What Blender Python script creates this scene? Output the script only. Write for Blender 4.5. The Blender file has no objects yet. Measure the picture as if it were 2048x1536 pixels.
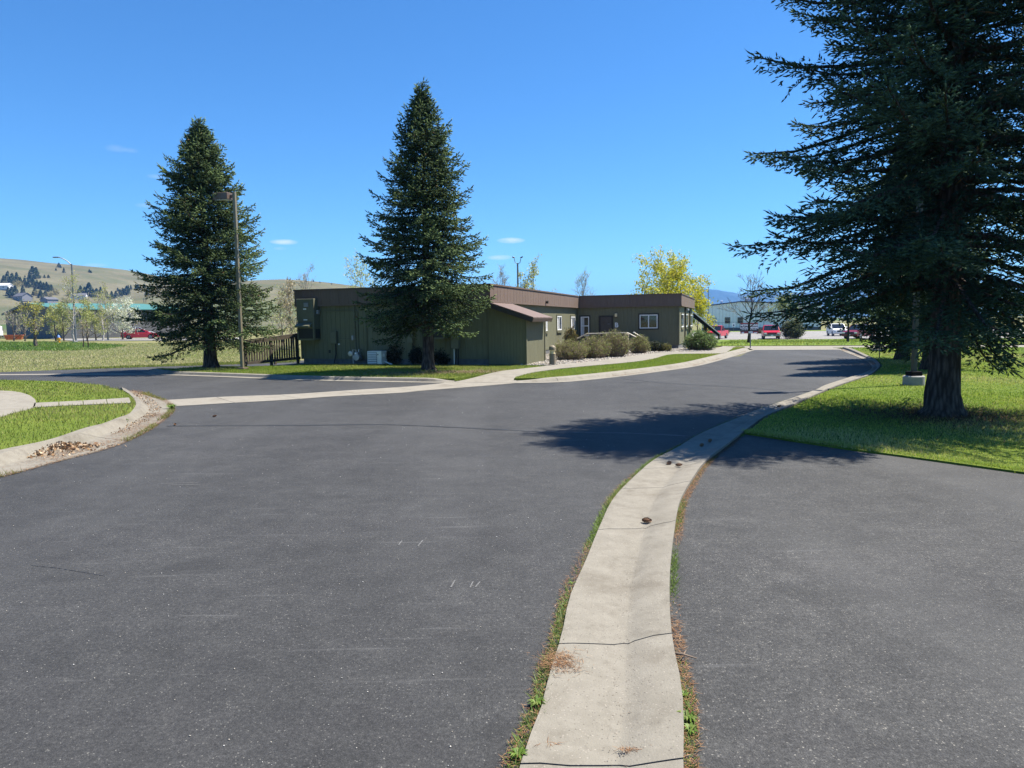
import bpy, bmesh, math, random
import numpy as np
from mathutils import Vector, Matrix
from mathutils.geometry import tessellate_polygon

# ------------------------------------------------------------------ camera, sky, sun, exposure
sc = bpy.context.scene
COL = sc.collection
EYE = 1.65
PITCH, ROLL, FPX = 0.0860, 0.0146, 1435.8          # fitted from the building's edges
_F = np.array([0, math.cos(PITCH), -math.sin(PITCH)])
_R0 = np.array([1.0, 0, 0]); _U0 = np.array([0, math.sin(PITCH), math.cos(PITCH)])
_R = _R0 * math.cos(ROLL) - _U0 * math.sin(ROLL)
_U = _U0 * math.cos(ROLL) + _R0 * math.sin(ROLL)
cam_data = bpy.data.cameras.new('camera'); cam = bpy.data.objects.new('camera', cam_data); COL.objects.link(cam)
cam_data.sensor_width = 36.0; cam_data.lens = 36.0 * FPX / 2048; cam_data.clip_start = 0.05; cam_data.clip_end = 30000
_m = Matrix(((_R[0], _U[0], -_F[0], 0), (_R[1], _U[1], -_F[1], 0), (_R[2], _U[2], -_F[2], EYE), (0, 0, 0, 1)))
cam.matrix_world = _m
sc.camera = cam

SUN_AZ, SUN_EL = math.radians(72.5), math.radians(61.0)   # azimuth from +Y towards +X
S = Vector((math.cos(SUN_EL) * math.sin(SUN_AZ), math.cos(SUN_EL) * math.cos(SUN_AZ), math.sin(SUN_EL)))
sun_d = bpy.data.lights.new('sun', 'SUN'); sun = bpy.data.objects.new('sun', sun_d); COL.objects.link(sun)
sun_d.energy = 5.0; sun_d.angle = math.radians(0.53); sun_d.color = (1.0, 0.94, 0.83)
sun.rotation_euler = S.to_track_quat('Z', 'Y').to_euler(); sun.location = (30, 10, 60)

world = bpy.data.worlds.new('World'); sc.world = world; world.use_nodes = True
wt = world.node_tree; wt.nodes.clear()
def WN(t, **k):
    n = wt.nodes.new(t)
    for a, b in k.items(): setattr(n, a, b)
    return n
w_out = WN('ShaderNodeOutputWorld'); w_bg = WN('ShaderNodeBackground'); w_bg.inputs['Strength'].default_value = 0.05
w_sky = WN('ShaderNodeTexSky', sky_type='NISHITA', sun_disc=False)
w_sky.sun_elevation = SUN_EL; w_sky.sun_rotation = SUN_AZ; w_sky.altitude = 1000; w_sky.air_density = 1.0; w_sky.dust_density = 0.0; w_sky.ozone_density = 1.4
w_hsv = WN('ShaderNodeHueSaturation'); w_hsv.inputs['Saturation'].default_value = 1.16; w_hsv.inputs['Value'].default_value = 1.0
w_tint = WN('ShaderNodeMix', data_type='RGBA', blend_type='MULTIPLY'); w_tint.inputs[0].default_value = 1.0; w_tint.inputs[7].default_value = (0.72, 1.19, 1.53, 1)   # camera white balance of a deep blue day
wt.links.new(w_sky.outputs[0], w_hsv.inputs['Color'])
w_tc = WN('ShaderNodeTexCoord')
w_norm = WN('ShaderNodeVectorMath', operation='NORMALIZE'); wt.links.new(w_tc.outputs['Generated'], w_norm.inputs[0])
w_noise = WN('ShaderNodeTexNoise'); w_noise.inputs['Scale'].default_value = 60; w_noise.inputs['Detail'].default_value = 4
w_map = WN('ShaderNodeMapping'); w_map.inputs['Scale'].default_value = (1, 1, 3)
wt.links.new(w_norm.outputs[0], w_map.inputs[0]); wt.links.new(w_map.outputs[0], w_noise.inputs['Vector'])
def pix_dir(px, py):
    d = _F + _R * (px - 1024) / FPX - _U * (py - 768) / FPX
    return Vector(d).normalized()
wt.links.new(w_hsv.outputs[0], w_tint.inputs[6]); _last = w_tint.outputs[2]
for px, py, wx, wy, amp in [(568, 484, 24, 5, .8), (1022, 481, 26, 5.5, .9), (1000, 515, 24, 5, .55), (232, 297, 16, 6, .13), (262, 301, 12, 4, .1),
                            (312, 353, 14, 4, .18), (290, 411, 15, 4, .2), (192, 530, 18, 3, .3), (560, 497, 12, 3, .2)]:
    d = pix_dir(px, py); rx = d.cross(Vector((0, 0, 1))).normalized(); ux = rx.cross(d)
    fac = None
    for ax, w in ((rx, wx), (ux, wy)):
        dn = WN('ShaderNodeVectorMath', operation='DOT_PRODUCT'); wt.links.new(w_norm.outputs[0], dn.inputs[0]); dn.inputs[1].default_value = ax * (FPX / w)
        m = WN('ShaderNodeMath', operation='MULTIPLY'); wt.links.new(dn.outputs['Value'], m.inputs[0]); wt.links.new(dn.outputs['Value'], m.inputs[1])
        if fac is None: fac = m.outputs[0]
        else:
            a = WN('ShaderNodeMath', operation='ADD'); wt.links.new(fac, a.inputs[0]); wt.links.new(m.outputs[0], a.inputs[1]); fac = a.outputs[0]
    mp = WN('ShaderNodeMapRange'); mp.inputs['From Min'].default_value = 1.3; mp.inputs['From Max'].default_value = 0.0
    wt.links.new(fac, mp.inputs['Value'])
    dd = WN('ShaderNodeVectorMath', operation='DOT_PRODUCT'); wt.links.new(w_norm.outputs[0], dd.inputs[0]); dd.inputs[1].default_value = d
    gt = WN('ShaderNodeMath', operation='GREATER_THAN'); wt.links.new(dd.outputs['Value'], gt.inputs[0]); gt.inputs[1].default_value = 0.5
    m1 = WN('ShaderNodeMath', operation='MULTIPLY'); wt.links.new(mp.outputs[0], m1.inputs[0]); wt.links.new(gt.outputs[0], m1.inputs[1])
    m2 = WN('ShaderNodeMath', operation='MULTIPLY'); wt.links.new(m1.outputs[0], m2.inputs[0]); wt.links.new(w_noise.outputs['Fac'], m2.inputs[1])
    m3 = WN('ShaderNodeMath', operation='MULTIPLY', use_clamp=True); wt.links.new(m2.outputs[0], m3.inputs[0]); m3.inputs[1].default_value = amp * 1.5
    mx = WN('ShaderNodeMix', data_type='RGBA'); wt.links.new(m3.outputs[0], mx.inputs[0]); wt.links.new(_last, mx.inputs[6]); mx.inputs[7].default_value = (9, 9.6, 10.5, 1)
    _last = mx.outputs[2]
wt.links.new(_last, w_bg.inputs['Color']); wt.links.new(w_bg.outputs[0], w_out.inputs['Surface'])

vs = sc.view_settings; vs.view_transform = 'Standard'; vs.look = 'None'; vs.exposure = 1.3; vs.gamma = 1.0; vs.use_curve_mapping = False
sc.render.engine = 'CYCLES'
cy = sc.cycles
cy.use_denoising = True; cy.max_bounces = 6; cy.diffuse_bounces = 3; cy.glossy_bounces = 2; cy.transmission_bounces = 4; cy.transparent_max_bounces = 8
cy.volume_bounces = 0; cy.sample_clamp_indirect = 6; cy.caustics_reflective = False; cy.caustics_refractive = False

# ------------------------------------------------------------------ geometry helpers
PHI = 0.3122                                        # heading of the building
EX = np.array([math.cos(PHI), -math.sin(PHI)]); QX = np.array([math.sin(PHI), math.cos(PHI)])
B0 = np.array([-0.753, 26.362])                     # front right corner of the main block's fascia

def sstep(a, b, t):
    t = np.clip((np.asarray(t, float) - a) / (b - a), 0, 1)
    return t * t * (3 - 2 * t)
def gz(x, y):                                       # the terrain: level, falling a metre beyond the road on the right
    t = (np.asarray(x, float) - 14.3) * QX[0] + (np.asarray(y, float) - 43.0) * QX[1]
    return -1.0 * sstep(0, 48, t) * sstep(-10, 15, x)
HILL_A = np.array([(-1700, 60), (-1100, 96), (-790, 103), (-740, 103), (-680, 100), (-620, 93), (-560, 84), (-510, 72), (-440, 52), (-330, 26), (-200, 10), (0, 2), (400, 0)], float)
def zA(x, y):
    r = np.interp(x, HILL_A[:, 0], HILL_A[:, 1]) + 1.2 * np.sin(np.asarray(x) * .021) + .8 * np.sin(np.asarray(y) * .017 + np.asarray(x) * .03)
    s = np.where(np.asarray(y) < 1050, sstep(230, 1050, y) ** 1.15, 1 - sstep(1050, 2000, y))
    return r * s - 1.5 * (1 - s)
HILL_B = np.array([(-620, -2), (-520, 6), (-440, 22), (-350, 41), (-290, 50), (-240, 52), (-200, 49), (-150, 41), (-80, 30), (20, 16), (120, 4), (220, -2)], float)
def zB(x, y):
    r = np.interp(x, HILL_B[:, 0], HILL_B[:, 1]) + .6 * np.sin(np.asarray(x) * .04)
    s = np.where(np.asarray(y) < 820, sstep(330, 820, y), 1 - sstep(820, 1250, y))
    return r * s - 1.5 * (1 - s)
def terrain(x, y):
    return np.maximum(gz(x, y), np.maximum(zA(x, y), zB(x, y)))
def g(px, py, z=0.0):                               # the point of the level z that stands at a place of the photograph
    d = _F + _R * (px - 1024) / FPX - _U * (py - 768) / FPX
    t = (z - EYE) / d[2]
    return np.array([d[0] * t, d[1] * t, z])
def at(px, py, Y):                                  # the point at depth Y
    d = _F + _R * (px - 1024) / FPX - _U * (py - 768) / FPX
    t = Y / d[1]
    return np.array([d[0] * t, Y, EYE + d[2] * t])
def hit(px, py):                                    # first meeting with the terrain
    d = _F + _R * (px - 1024) / FPX - _U * (py - 768) / FPX
    t = 5.0; last = t
    while t < 3000:
        p = d * t
        if EYE + p[2] < terrain(p[0], p[1]):
            for _ in range(20):
                m = (last + t) / 2; q = d * m
                if EYE + q[2] < terrain(q[0], q[1]): t = m
                else: last = m
            break
        last = t; t *= 1.01
    p = d * t
    return np.array([p[0], p[1], float(terrain(p[0], p[1]))])
def bpt(u, v, z=0.0):                               # building frame -> world
    p = B0 + u * EX + v * QX
    return np.array([p[0], p[1], z])
def on_front(px, py, v):                            # building frame (u, z) on the plane v = const
    d = _F + _R * (px - 1024) / FPX - _U * (py - 768) / FPX
    t = (v + B0 @ QX) / (d[:2] @ QX)
    return (d[:2] * t - B0) @ EX, EYE + d[2] * t
def on_side(px, py, u):                             # building frame (v, z) on the plane u = const
    d = _F + _R * (px - 1024) / FPX - _U * (py - 768) / FPX
    t = (u + B0 @ EX) / (d[:2] @ EX)
    return (d[:2] * t - B0) @ QX, EYE + d[2] * t

def tag(o, label=None, cat=None, group=None, kind=None):
    if label: o['label'] = label
    if cat: o['category'] = cat
    if group: o['group'] = group
    if kind: o['kind'] = kind
    return o
def link(o, parent=None):
    COL.objects.link(o)
    if parent is not None: o.parent = parent
    return o
def empty(name, loc, rz=0.0, label=None, cat=None, group=None, kind=None):
    o = bpy.data.objects.new(name, None); o.empty_display_size = 0.3; link(o)
    o.location = tuple(float(c) for c in loc); o.rotation_euler = (0, 0, rz)
    return tag(o, label, cat, group, kind)
def child(name, me, parent, loc=(0, 0, 0), rot=(0, 0, 0)):
    o = bpy.data.objects.new(name, me); link(o, parent); o.location = tuple(float(c) for c in loc); o.rotation_euler = rot
    return o
def copy_tree(o, parent=None):
    c = o.copy(); COL.objects.link(c)
    if parent is not None: c.parent = parent
    for ch in list(o.children): copy_tree(ch, c)
    return c

class MB:
    """collects shapes for one mesh"""
    def __init__(s): s.v = []; s.f = []; s.smooth = False
    def add(s, vs, fs):
        k = len(s.v); s.v += [tuple(float(c) for c in p) for p in vs]; s.f += [tuple(i + k for i in f) for f in fs]; return s
    def box(s, x0, x1, y0, y1, z0, z1):
        return s.add([(x0, y0, z0), (x1, y0, z0), (x1, y1, z0), (x0, y1, z0), (x0, y0, z1), (x1, y0, z1), (x1, y1, z1), (x0, y1, z1)],
                     [(0, 3, 2, 1), (4, 5, 6, 7), (0, 1, 5, 4), (1, 2, 6, 5), (2, 3, 7, 6), (3, 0, 4, 7)])
    def bar(s, p, q, w, h, up=(0, 0, 1)):
        p, q = Vector(p), Vector(q); d = (q - p).normalized(); a = d.cross(Vector(up))
        if a.length < 1e-4: a = d.cross(Vector((1, 0, 0)))
        a.normalize(); b = a.cross(d); a *= w / 2; b *= h / 2
        vs = [p - a - b, p + a - b, p + a + b, p - a + b, q - a - b, q + a - b, q + a + b, q - a + b]
        return s.add(vs, [(0, 3, 2, 1)[::-1], (4, 5, 6, 7)[::-1], (0, 1, 5, 4)[::-1], (1, 2, 6, 5)[::-1], (2, 3, 7, 6)[::-1], (3, 0, 4, 7)[::-1]])
    def tube(s, pts, r, n=8, cap=True):
        pts = [Vector(p) for p in pts]; m = len(pts)
        rs = r if hasattr(r, '__len__') else [r] * m
        d0 = (pts[1] - pts[0]).normalized(); a = d0.orthogonal().normalized(); vs = []
        for i, p in enumerate(pts):
            d = (pts[min(i + 1, m - 1)] - pts[max(i - 1, 0)]).normalized()
            a = (a - d * a.dot(d)).normalized(); b = d.cross(a)
            for k in range(n):
                t = 2 * math.pi * k / n; vs.append(p + (a * math.cos(t) + b * math.sin(t)) * rs[i])
        fs = [(i * n + k, i * n + (k + 1) % n, (i + 1) * n + (k + 1) % n, (i + 1) * n + k) for i in range(m - 1) for k in range(n)]
        if cap: fs += [tuple(range(n))[::-1], tuple((m - 1) * n + k for k in range(n))]
        return s.add(vs, fs)
    def lathe(s, prof, c=(0, 0, 0), n=16, axis='z'):
        vs = []
        for r, z in prof:
            for k in range(n):
                t = 2 * math.pi * k / n; x, y = r * math.cos(t), r * math.sin(t)
                if axis == 'z': vs.append((c[0] + x, c[1] + y, c[2] + z))
                elif axis == 'y': vs.append((c[0] + x, c[1] + z, c[2] + y))
                else: vs.append((c[0] + z, c[1] + x, c[2] + y))
        m = len(prof)
        fs = [(i * n + k, i * n + (k + 1) % n, (i + 1) * n + (k + 1) % n, (i + 1) * n + k) for i in range(m - 1) for k in range(n)]
        if axis == 'y': fs = [f[::-1] for f in fs]
        e = [tuple(range(n))[::-1], tuple((m - 1) * n + k for k in range(n))]
        if axis == 'y': e = [f[::-1] for f in e]
        return s.add(vs, fs + e)
    def prism(s, poly, z0, z1):
        n = len(poly); vs = [(p[0], p[1], z0) for p in poly] + [(p[0], p[1], z1) for p in poly]
        tri = tessellate_polygon([[Vector((p[0], p[1], 0)) for p in poly]])
        area = sum(poly[i][0] * poly[(i + 1) % n][1] - poly[(i + 1) % n][0] * poly[i][1] for i in range(n))
        fs = []
        for t in tri:
            a, b, c = (poly[i] for i in t)
            up = (b[0] - a[0]) * (c[1] - a[1]) - (b[1] - a[1]) * (c[0] - a[0]) > 0
            t2 = tuple(t) if up else tuple(t)[::-1]
            fs.append(tuple(i + n for i in t2)); fs.append(t2[::-1])
        for i in range(n):
            j = (i + 1) % n
            fs.append((i, j, n + j, n + i) if area > 0 else (j, i, n + i, n + j))
        return s.add(vs, fs)
    def mesh(s, name, mat, bevel=0.0, smooth=False, seg=1):
        me = bpy.data.meshes.new(name); me.from_pydata(s.v, [], s.f)
        if bevel > 0:
            bm = bmesh.new(); bm.from_mesh(me)
            bmesh.ops.bevel(bm, geom=[e for e in bm.edges if e.is_manifold and e.calc_face_angle(0) > .5], offset=bevel, segments=seg, affect='EDGES', clamp_overlap=True)
            bm.to_mesh(me); bm.free()
        if smooth:
            me.polygons.foreach_set('use_smooth', [True] * len(me.polygons)); me.set_sharp_from_angle(angle=math.radians(40))
        me.materials.append(mat); me.update(); return me
    def build(s, name, mat, parent=None, loc=(0, 0, 0), rot=(0, 0, 0), bevel=0.0, smooth=False, seg=1):
        return child(name, s.mesh(name, mat, bevel, smooth, seg), parent, loc, rot)

def np_mesh(name, V, F, mat, tint=None):
    V = np.asarray(V, np.float32).reshape(-1, 3); F = np.asarray(F, np.int32); k = F.shape[1]
    me = bpy.data.meshes.new(name); me.vertices.add(len(V)); me.vertices.foreach_set('co', V.ravel())
    me.loops.add(F.size); me.loops.foreach_set('vertex_index', F.ravel())
    me.polygons.add(len(F)); me.polygons.foreach_set('loop_start', np.arange(0, F.size, k, dtype=np.int32))
    if tint is not None:
        a = me.color_attributes.new('tint', 'FLOAT_COLOR', 'POINT'); t = np.ones((len(V), 4), np.float32); t[:, :3] = tint
        a.data.foreach_set('color', t.ravel())
    me.materials.append(mat); me.update(calc_edges=True); return me

def smooth_line(pts, n):
    """a polyline resampled to n points along its length (Catmull-Rom)"""
    P = np.asarray(pts, float); Q = np.vstack([2 * P[0] - P[1], P, 2 * P[-1] - P[-2]]); out = []
    for i in range(1, len(Q) - 2):
        for t in np.linspace(0, 1, 10, endpoint=False):
            p0, p1, p2, p3 = Q[i - 1:i + 3]
            out.append(.5 * (2 * p1 + (p2 - p0) * t + (2 * p0 - 5 * p1 + 4 * p2 - p3) * t ** 2 + (3 * p1 - p0 - 3 * p2 + p3) * t ** 3))
    out.append(Q[-2]); out = np.array(out)
    L = np.r_[0, np.cumsum(np.linalg.norm(np.diff(out[:, :2], axis=0), axis=1))]
    u = np.linspace(0, L[-1], n)
    return np.stack([np.interp(u, L, out[:, k]) for k in range(out.shape[1])], 1)

# ------------------------------------------------------------------ materials
MATS = {}
class NT:
    def __init__(s, m): s.t = m.node_tree
    def n(s, typ, **k):
        nd = s.t.nodes.new(typ)
        for a, b in k.items():
            if a == 'i':
                for kk, vv in b.items(): nd.inputs[kk].default_value = vv
            else: setattr(nd, a, b)
        return nd
    def l(s, a, b): s.t.links.new(a, b)
    def ramp(s, src, stops):
        r = s.n('ShaderNodeValToRGB'); s.l(src, r.inputs[0]); e = r.color_ramp.elements
        while len(e) < len(stops): e.new(0.5)
        for el, (p, c) in zip(e, stops): el.position = p; el.color = (*c, 1) if len(c) == 3 else c
        return r.outputs[0]
    def noise(s, vec, scale, detail=3, rough=.55, out='Fac'):
        n = s.n('ShaderNodeTexNoise', i={'Scale': scale, 'Detail': detail, 'Roughness': rough}); s.l(vec, n.inputs['Vector']); return n.outputs[out]
    def mix(s, f, a, b, mode='MIX'):
        m = s.n('ShaderNodeMix', data_type='RGBA', blend_type=mode)
        for x, k in ((f, 0), (a, 6), (b, 7)):
            if isinstance(x, (int, float)): m.inputs[k].default_value = x
            elif isinstance(x, tuple): m.inputs[k].default_value = (*x, 1)
            else: s.l(x, m.inputs[k])
        return m.outputs[2]
    def math(s, op, a, b=0.0, clamp=False):
        m = s.n('ShaderNodeMath', operation=op, use_clamp=clamp)
        for x, k in ((a, 0), (b, 1)):
            if isinstance(x, (int, float)): m.inputs[k].default_value = x
            else: s.l(x, m.inputs[k])
        return m.outputs[0]
def new_mat(name):
    m = bpy.data.materials.new(name); m.use_nodes = True; MATS[name] = m
    t = NT(m); p = m.node_tree.nodes['Principled BSDF']; return m, t, p
def simple(name, col, rough=.6, metal=0.0, var=.12, scale=6.0, bump=0.0, bscale=60, spec=.5, coord='Object'):
    m, t, p = new_mat(name)
    tc = t.n('ShaderNodeTexCoord').outputs[coord]
    nz = t.noise(tc, scale, 4)
    c0 = tuple(c * (1 - var) for c in col); c1 = tuple(min(1, c * (1 + var)) for c in col)
    t.l(t.ramp(nz, [(.3, c0), (.7, c1)]), p.inputs['Base Color'])
    p.inputs['Roughness'].default_value = rough; p.inputs['Metallic'].default_value = metal; p.inputs['Specular IOR Level'].default_value = spec
    if bump:
        b = t.n('ShaderNodeBump', i={'Strength': bump, 'Distance': .01}); t.l(t.noise(tc, bscale, 4), b.inputs['Height']); t.l(b.outputs[0], p.inputs['Normal'])
    return m
def leafy(name, trans=.3, rough=.6, scale=1.0, spec=.3, mul=(1, 1, 1)):
    """foliage whose colour comes from the per-leaf tint"""
    m, t, p = new_mat(name)
    a = t.n('ShaderNodeAttribute', attribute_name='tint').outputs['Color']
    c = t.mix(1.0, a, tuple(mul), 'MULTIPLY')
    t.l(c, p.inputs['Base Color']); p.inputs['Roughness'].default_value = rough; p.inputs['Specular IOR Level'].default_value = spec
    if trans > 0:
        tr = t.n('ShaderNodeBsdfTranslucent'); t.l(c, tr.inputs[0])
        mx = t.n('ShaderNodeMixShader', i={0: trans}); t.l(p.outputs[0], mx.inputs[1]); t.l(tr.outputs[0], mx.inputs[2])
        t.l(mx.outputs[0], m.node_tree.nodes['Material Output'].inputs['Surface'])
    return m

def asphalt(name, dark, light, stone, patch, coarse):
    m, t, p = new_mat(name)
    tc = t.n('ShaderNodeTexCoord').outputs['Object']
    big = t.noise(tc, .22, 5, .6); mid = t.noise(tc, 1.6, 5, .65); fine = t.noise(tc, 260 / coarse, 4, .75)
    base = t.ramp(t.math('ADD', t.math('MULTIPLY', big, .55), t.math('MULTIPLY', mid, .45)), [(.33, dark), (.66, light)])
    vo = t.n('ShaderNodeTexVoronoi', i={'Scale': 120 / coarse, 'Randomness': 1.0}); t.l(tc, vo.inputs['Vector'])
    # aggregate: some stones of each cell show pale through the binder, more of them where it is worn
    cell = t.n('ShaderNodeSeparateColor'); t.l(vo.outputs['Color'], cell.inputs[0])
    wear = t.math('MULTIPLY', t.ramp(mid, [(.42, (.12, .12, .12)), (.72, (1, 1, 1))]), patch)
    pick = t.math('GREATER_THAN', cell.outputs[0], t.math('SUBTRACT', .985, wear))
    inside = t.math('LESS_THAN', vo.outputs['Distance'], .42)
    st = t.mix(cell.outputs[1], stone, tuple(c * .55 for c in stone))
    base = t.mix(t.math('MULTIPLY', t.math('MULTIPLY', pick, inside), .85), base, st)
    base = t.mix(t.ramp(fine, [(.38, (.85, .85, .85)), (.52, (0, 0, 0))]), base, tuple(c * .4 for c in dark))
    base = t.mix(t.math('MULTIPLY', t.ramp(t.noise(tc, 95 / coarse, 3, .8), [(.54, (0, 0, 0)), (.68, (1, 1, 1))]), .5), base, tuple(c * 1.9 for c in light))
    base = t.mix(.75, base, t.mix(1.0, base, t.ramp(t.noise(tc, 42, 4, .8), [(.30, (.35, .35, .35)), (.5, (1, 1, 1)), (.68, (1.75, 1.72, 1.65))]), 'MULTIPLY'))
    base = t.mix(.6, base, t.mix(1.0, base, t.ramp(t.noise(tc, 7, 6, .7), [(.3, (.66, .66, .67)), (.5, (1, 1, 1)), (.7, (1.35, 1.34, 1.3))]), 'MULTIPLY'))
    st_ = t.noise(tc, .75, 4, .55); base = t.mix(t.math('MULTIPLY', t.ramp(st_, [(.60, (0, 0, 0)), (.70, (1, 1, 1))]), .45), base, tuple(c * .75 for c in dark))
    lane = t.n('ShaderNodeMapping', i={'Rotation': (0, 0, .5), 'Scale': (.55, .06, 1)}); t.l(tc, lane.inputs[0]); base = t.mix(t.math('MULTIPLY', t.ramp(t.noise(lane.outputs[0], 1.0, 3, .5), [(.5, (0, 0, 0)), (.66, (1, 1, 1))]), .35), base, tuple(c * 1.25 for c in light))
    scuff = t.n('ShaderNodeMapping', i={'Scale': (.35, 6.0, 1)}); t.l(tc, scuff.inputs[0])
    sn = t.noise(scuff.outputs[0], 2.2, 6, .6)
    base = t.mix(t.math('MULTIPLY', t.ramp(sn, [(.62, (0, 0, 0)), (.75, (1, 1, 1))]), .22), base, (.2, .2, .2))
    t.l(base, p.inputs['Base Color']); p.inputs['Roughness'].default_value = .82; p.inputs['Specular IOR Level'].default_value = .35
    h = t.math('ADD', t.math('MULTIPLY', vo.outputs['Distance'], -1.0), t.math('MULTIPLY', fine, .8))
    b = t.n('ShaderNodeBump', i={'Strength': .6 * min(1.3, coarse), 'Distance': .004 * coarse}); t.l(h, b.inputs['Height']); t.l(b.outputs[0], p.inputs['Normal'])
    return m
asphalt('asphalt_lot', (.022, .0223, .0233), (.051, .0513, .0525), (.20, .195, .18), .07, 1.0)
asphalt('asphalt_drive', (.023, .0232, .024), (.060, .0598, .0595), (.21, .20, .18), .16, 1.2)
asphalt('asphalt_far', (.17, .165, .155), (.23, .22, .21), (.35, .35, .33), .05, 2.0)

def concrete(name, a, b, stain, spots=.5):
    m, t, p = new_mat(name)
    tc = t.n('ShaderNodeTexCoord').outputs['Object']
    geo = t.n('ShaderNodeNewGeometry')
    n1 = t.noise(tc, 1.3, 6, .65); n2 = t.noise(tc, 9, 4, .7); n3 = t.noise(tc, 120, 3, .7)
    base = t.ramp(t.math('ADD', t.math('MULTIPLY', n1, .6), t.math('MULTIPLY', n2, .4)), [(.34, a), (.64, b)])
    base = t.mix(t.math('MULTIPLY', t.ramp(n1, [(.50, (0, 0, 0)), (.66, (1, 1, 1))]), .7), base, stain)
    base = t.mix(t.math('MULTIPLY', t.ramp(t.noise(tc, 3.1, 7, .75), [(.52, (0, 0, 0)), (.7, (1, 1, 1))]), .5), base, tuple(c * .8 for c in stain))
    vo = t.n('ShaderNodeTexVoronoi', i={'Scale': 110}); t.l(tc, vo.inputs['Vector'])
    cell = t.n('ShaderNodeSeparateColor'); t.l(vo.outputs['Color'], cell.inputs[0])
    agg = t.math('MULTIPLY', t.math('GREATER_THAN', cell.outputs[0], .8), t.math('LESS_THAN', vo.outputs['Distance'], .4))
    base = t.mix(t.math('MULTIPLY', agg, spots), base, t.mix(cell.outputs[1], (.07, .06, .05), (.30, .27, .23)))
    base = t.mix(t.math('MULTIPLY', t.ramp(n3, [(.3, (1, 1, 1)), (.42, (0, 0, 0))]), .35), base, (.12, .11, .10))
    t.l(base, p.inputs['Base Color']); p.inputs['Roughness'].default_value = .9; p.inputs['Specular IOR Level'].default_value = .25
    bm_ = t.n('ShaderNodeBump', i={'Strength': .5, 'Distance': .006}); t.l(t.math('ADD', n3, t.math('MULTIPLY', n2, 1.5)), bm_.inputs['Height']); t.l(bm_.outputs[0], p.inputs['Normal'])
    return m
concrete('concrete', (.160, .146, .120), (.228, .211, .177), (.108, .093, .072), .75)
concrete('concrete_pale', (.19, .174, .145), (.255, .236, .20), (.15, .132, .105), .4)
concrete('concrete_dirty', (.22, .19, .15), (.34, .31, .26), (.14, .11, .08))
concrete('concrete_grey', (.24, .235, .225), (.33, .325, .31), (.2, .19, .17), .2)

def ground_mat(name, stops, scale, bump=.6, extra=None):
    m, t, p = new_mat(name)
    tc = t.n('ShaderNodeTexCoord').outputs['Object']
    n1 = t.noise(tc, scale, 8, .62); n2 = t.noise(tc, scale * 14, 4, .7)
    c = t.ramp(t.math('ADD', t.math('MULTIPLY', n1, .65), t.math('MULTIPLY', n2, .35)), stops)
    if extra: c = extra(t, tc, c)
    t.l(c, p.inputs['Base Color']); p.inputs['Roughness'].default_value = .95; p.inputs['Specular IOR Level'].default_value = .1
    b = t.n('ShaderNodeBump', i={'Strength': bump, 'Distance': .06}); t.l(n2, b.inputs['Height']); t.l(b.outputs[0], p.inputs['Normal'])
    return m
ground_mat('lawn', [(.3, (.060, .085, .014)), (.5, (.095, .135, .020)), (.7, (.15, .17, .035))], 1.2)
ground_mat('lawn_far', [(.3, (.075, .115, .018)), (.5, (.115, .165, .026)), (.7, (.17, .20, .045))], .5)
ground_mat('dry_field', [(.3, (.09, .11, .032)), (.5, (.155, .15, .065)), (.7, (.22, .20, .11))], .25)
ground_mat('bare_soil', [(.3, (.07, .05, .035)), (.5, (.13, .095, .065)), (.7, (.2, .16, .11))], 2.0)
def hill_extra(t, tc, c):
    mp = t.n('ShaderNodeMapping', i={'Scale': (.35, 1.0, 2.4)}); t.l(tc, mp.inputs[0])
    s = t.noise(mp.outputs[0], .03, 7, .68)
    c = t.mix(t.math('MULTIPLY', t.ramp(s, [(.45, (0, 0, 0)), (.62, (1, 1, 1))]), .7), c, (.075, .085, .038))
    sep = t.n('ShaderNodeSeparateXYZ'); t.l(tc, sep.inputs[0])
    low = t.math('SUBTRACT', 1.0, t.math('DIVIDE', sep.outputs[2], 26.0), True)
    gn = t.noise(tc, .012, 3, .5)
    return t.mix(t.math('MULTIPLY', low, t.ramp(gn, [(.45, (0, 0, 0)), (.55, (1, 1, 1))])), c, (.065, .105, .028))
ground_mat('hill_grass', [(.32, (.082, .076, .042)), (.5, (.125, .113, .066)), (.68, (.175, .158, .095))], .02, .9, hill_extra)
ground_mat('mountain', [(.35, (.018, .04, .03)), (.5, (.035, .06, .045)), (.68, (.08, .10, .085))], .0025, .5)
simple('gravel_bed', (.20, .185, .16), .9, var=.45, scale=22, bump=1.0, bscale=30)

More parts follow.
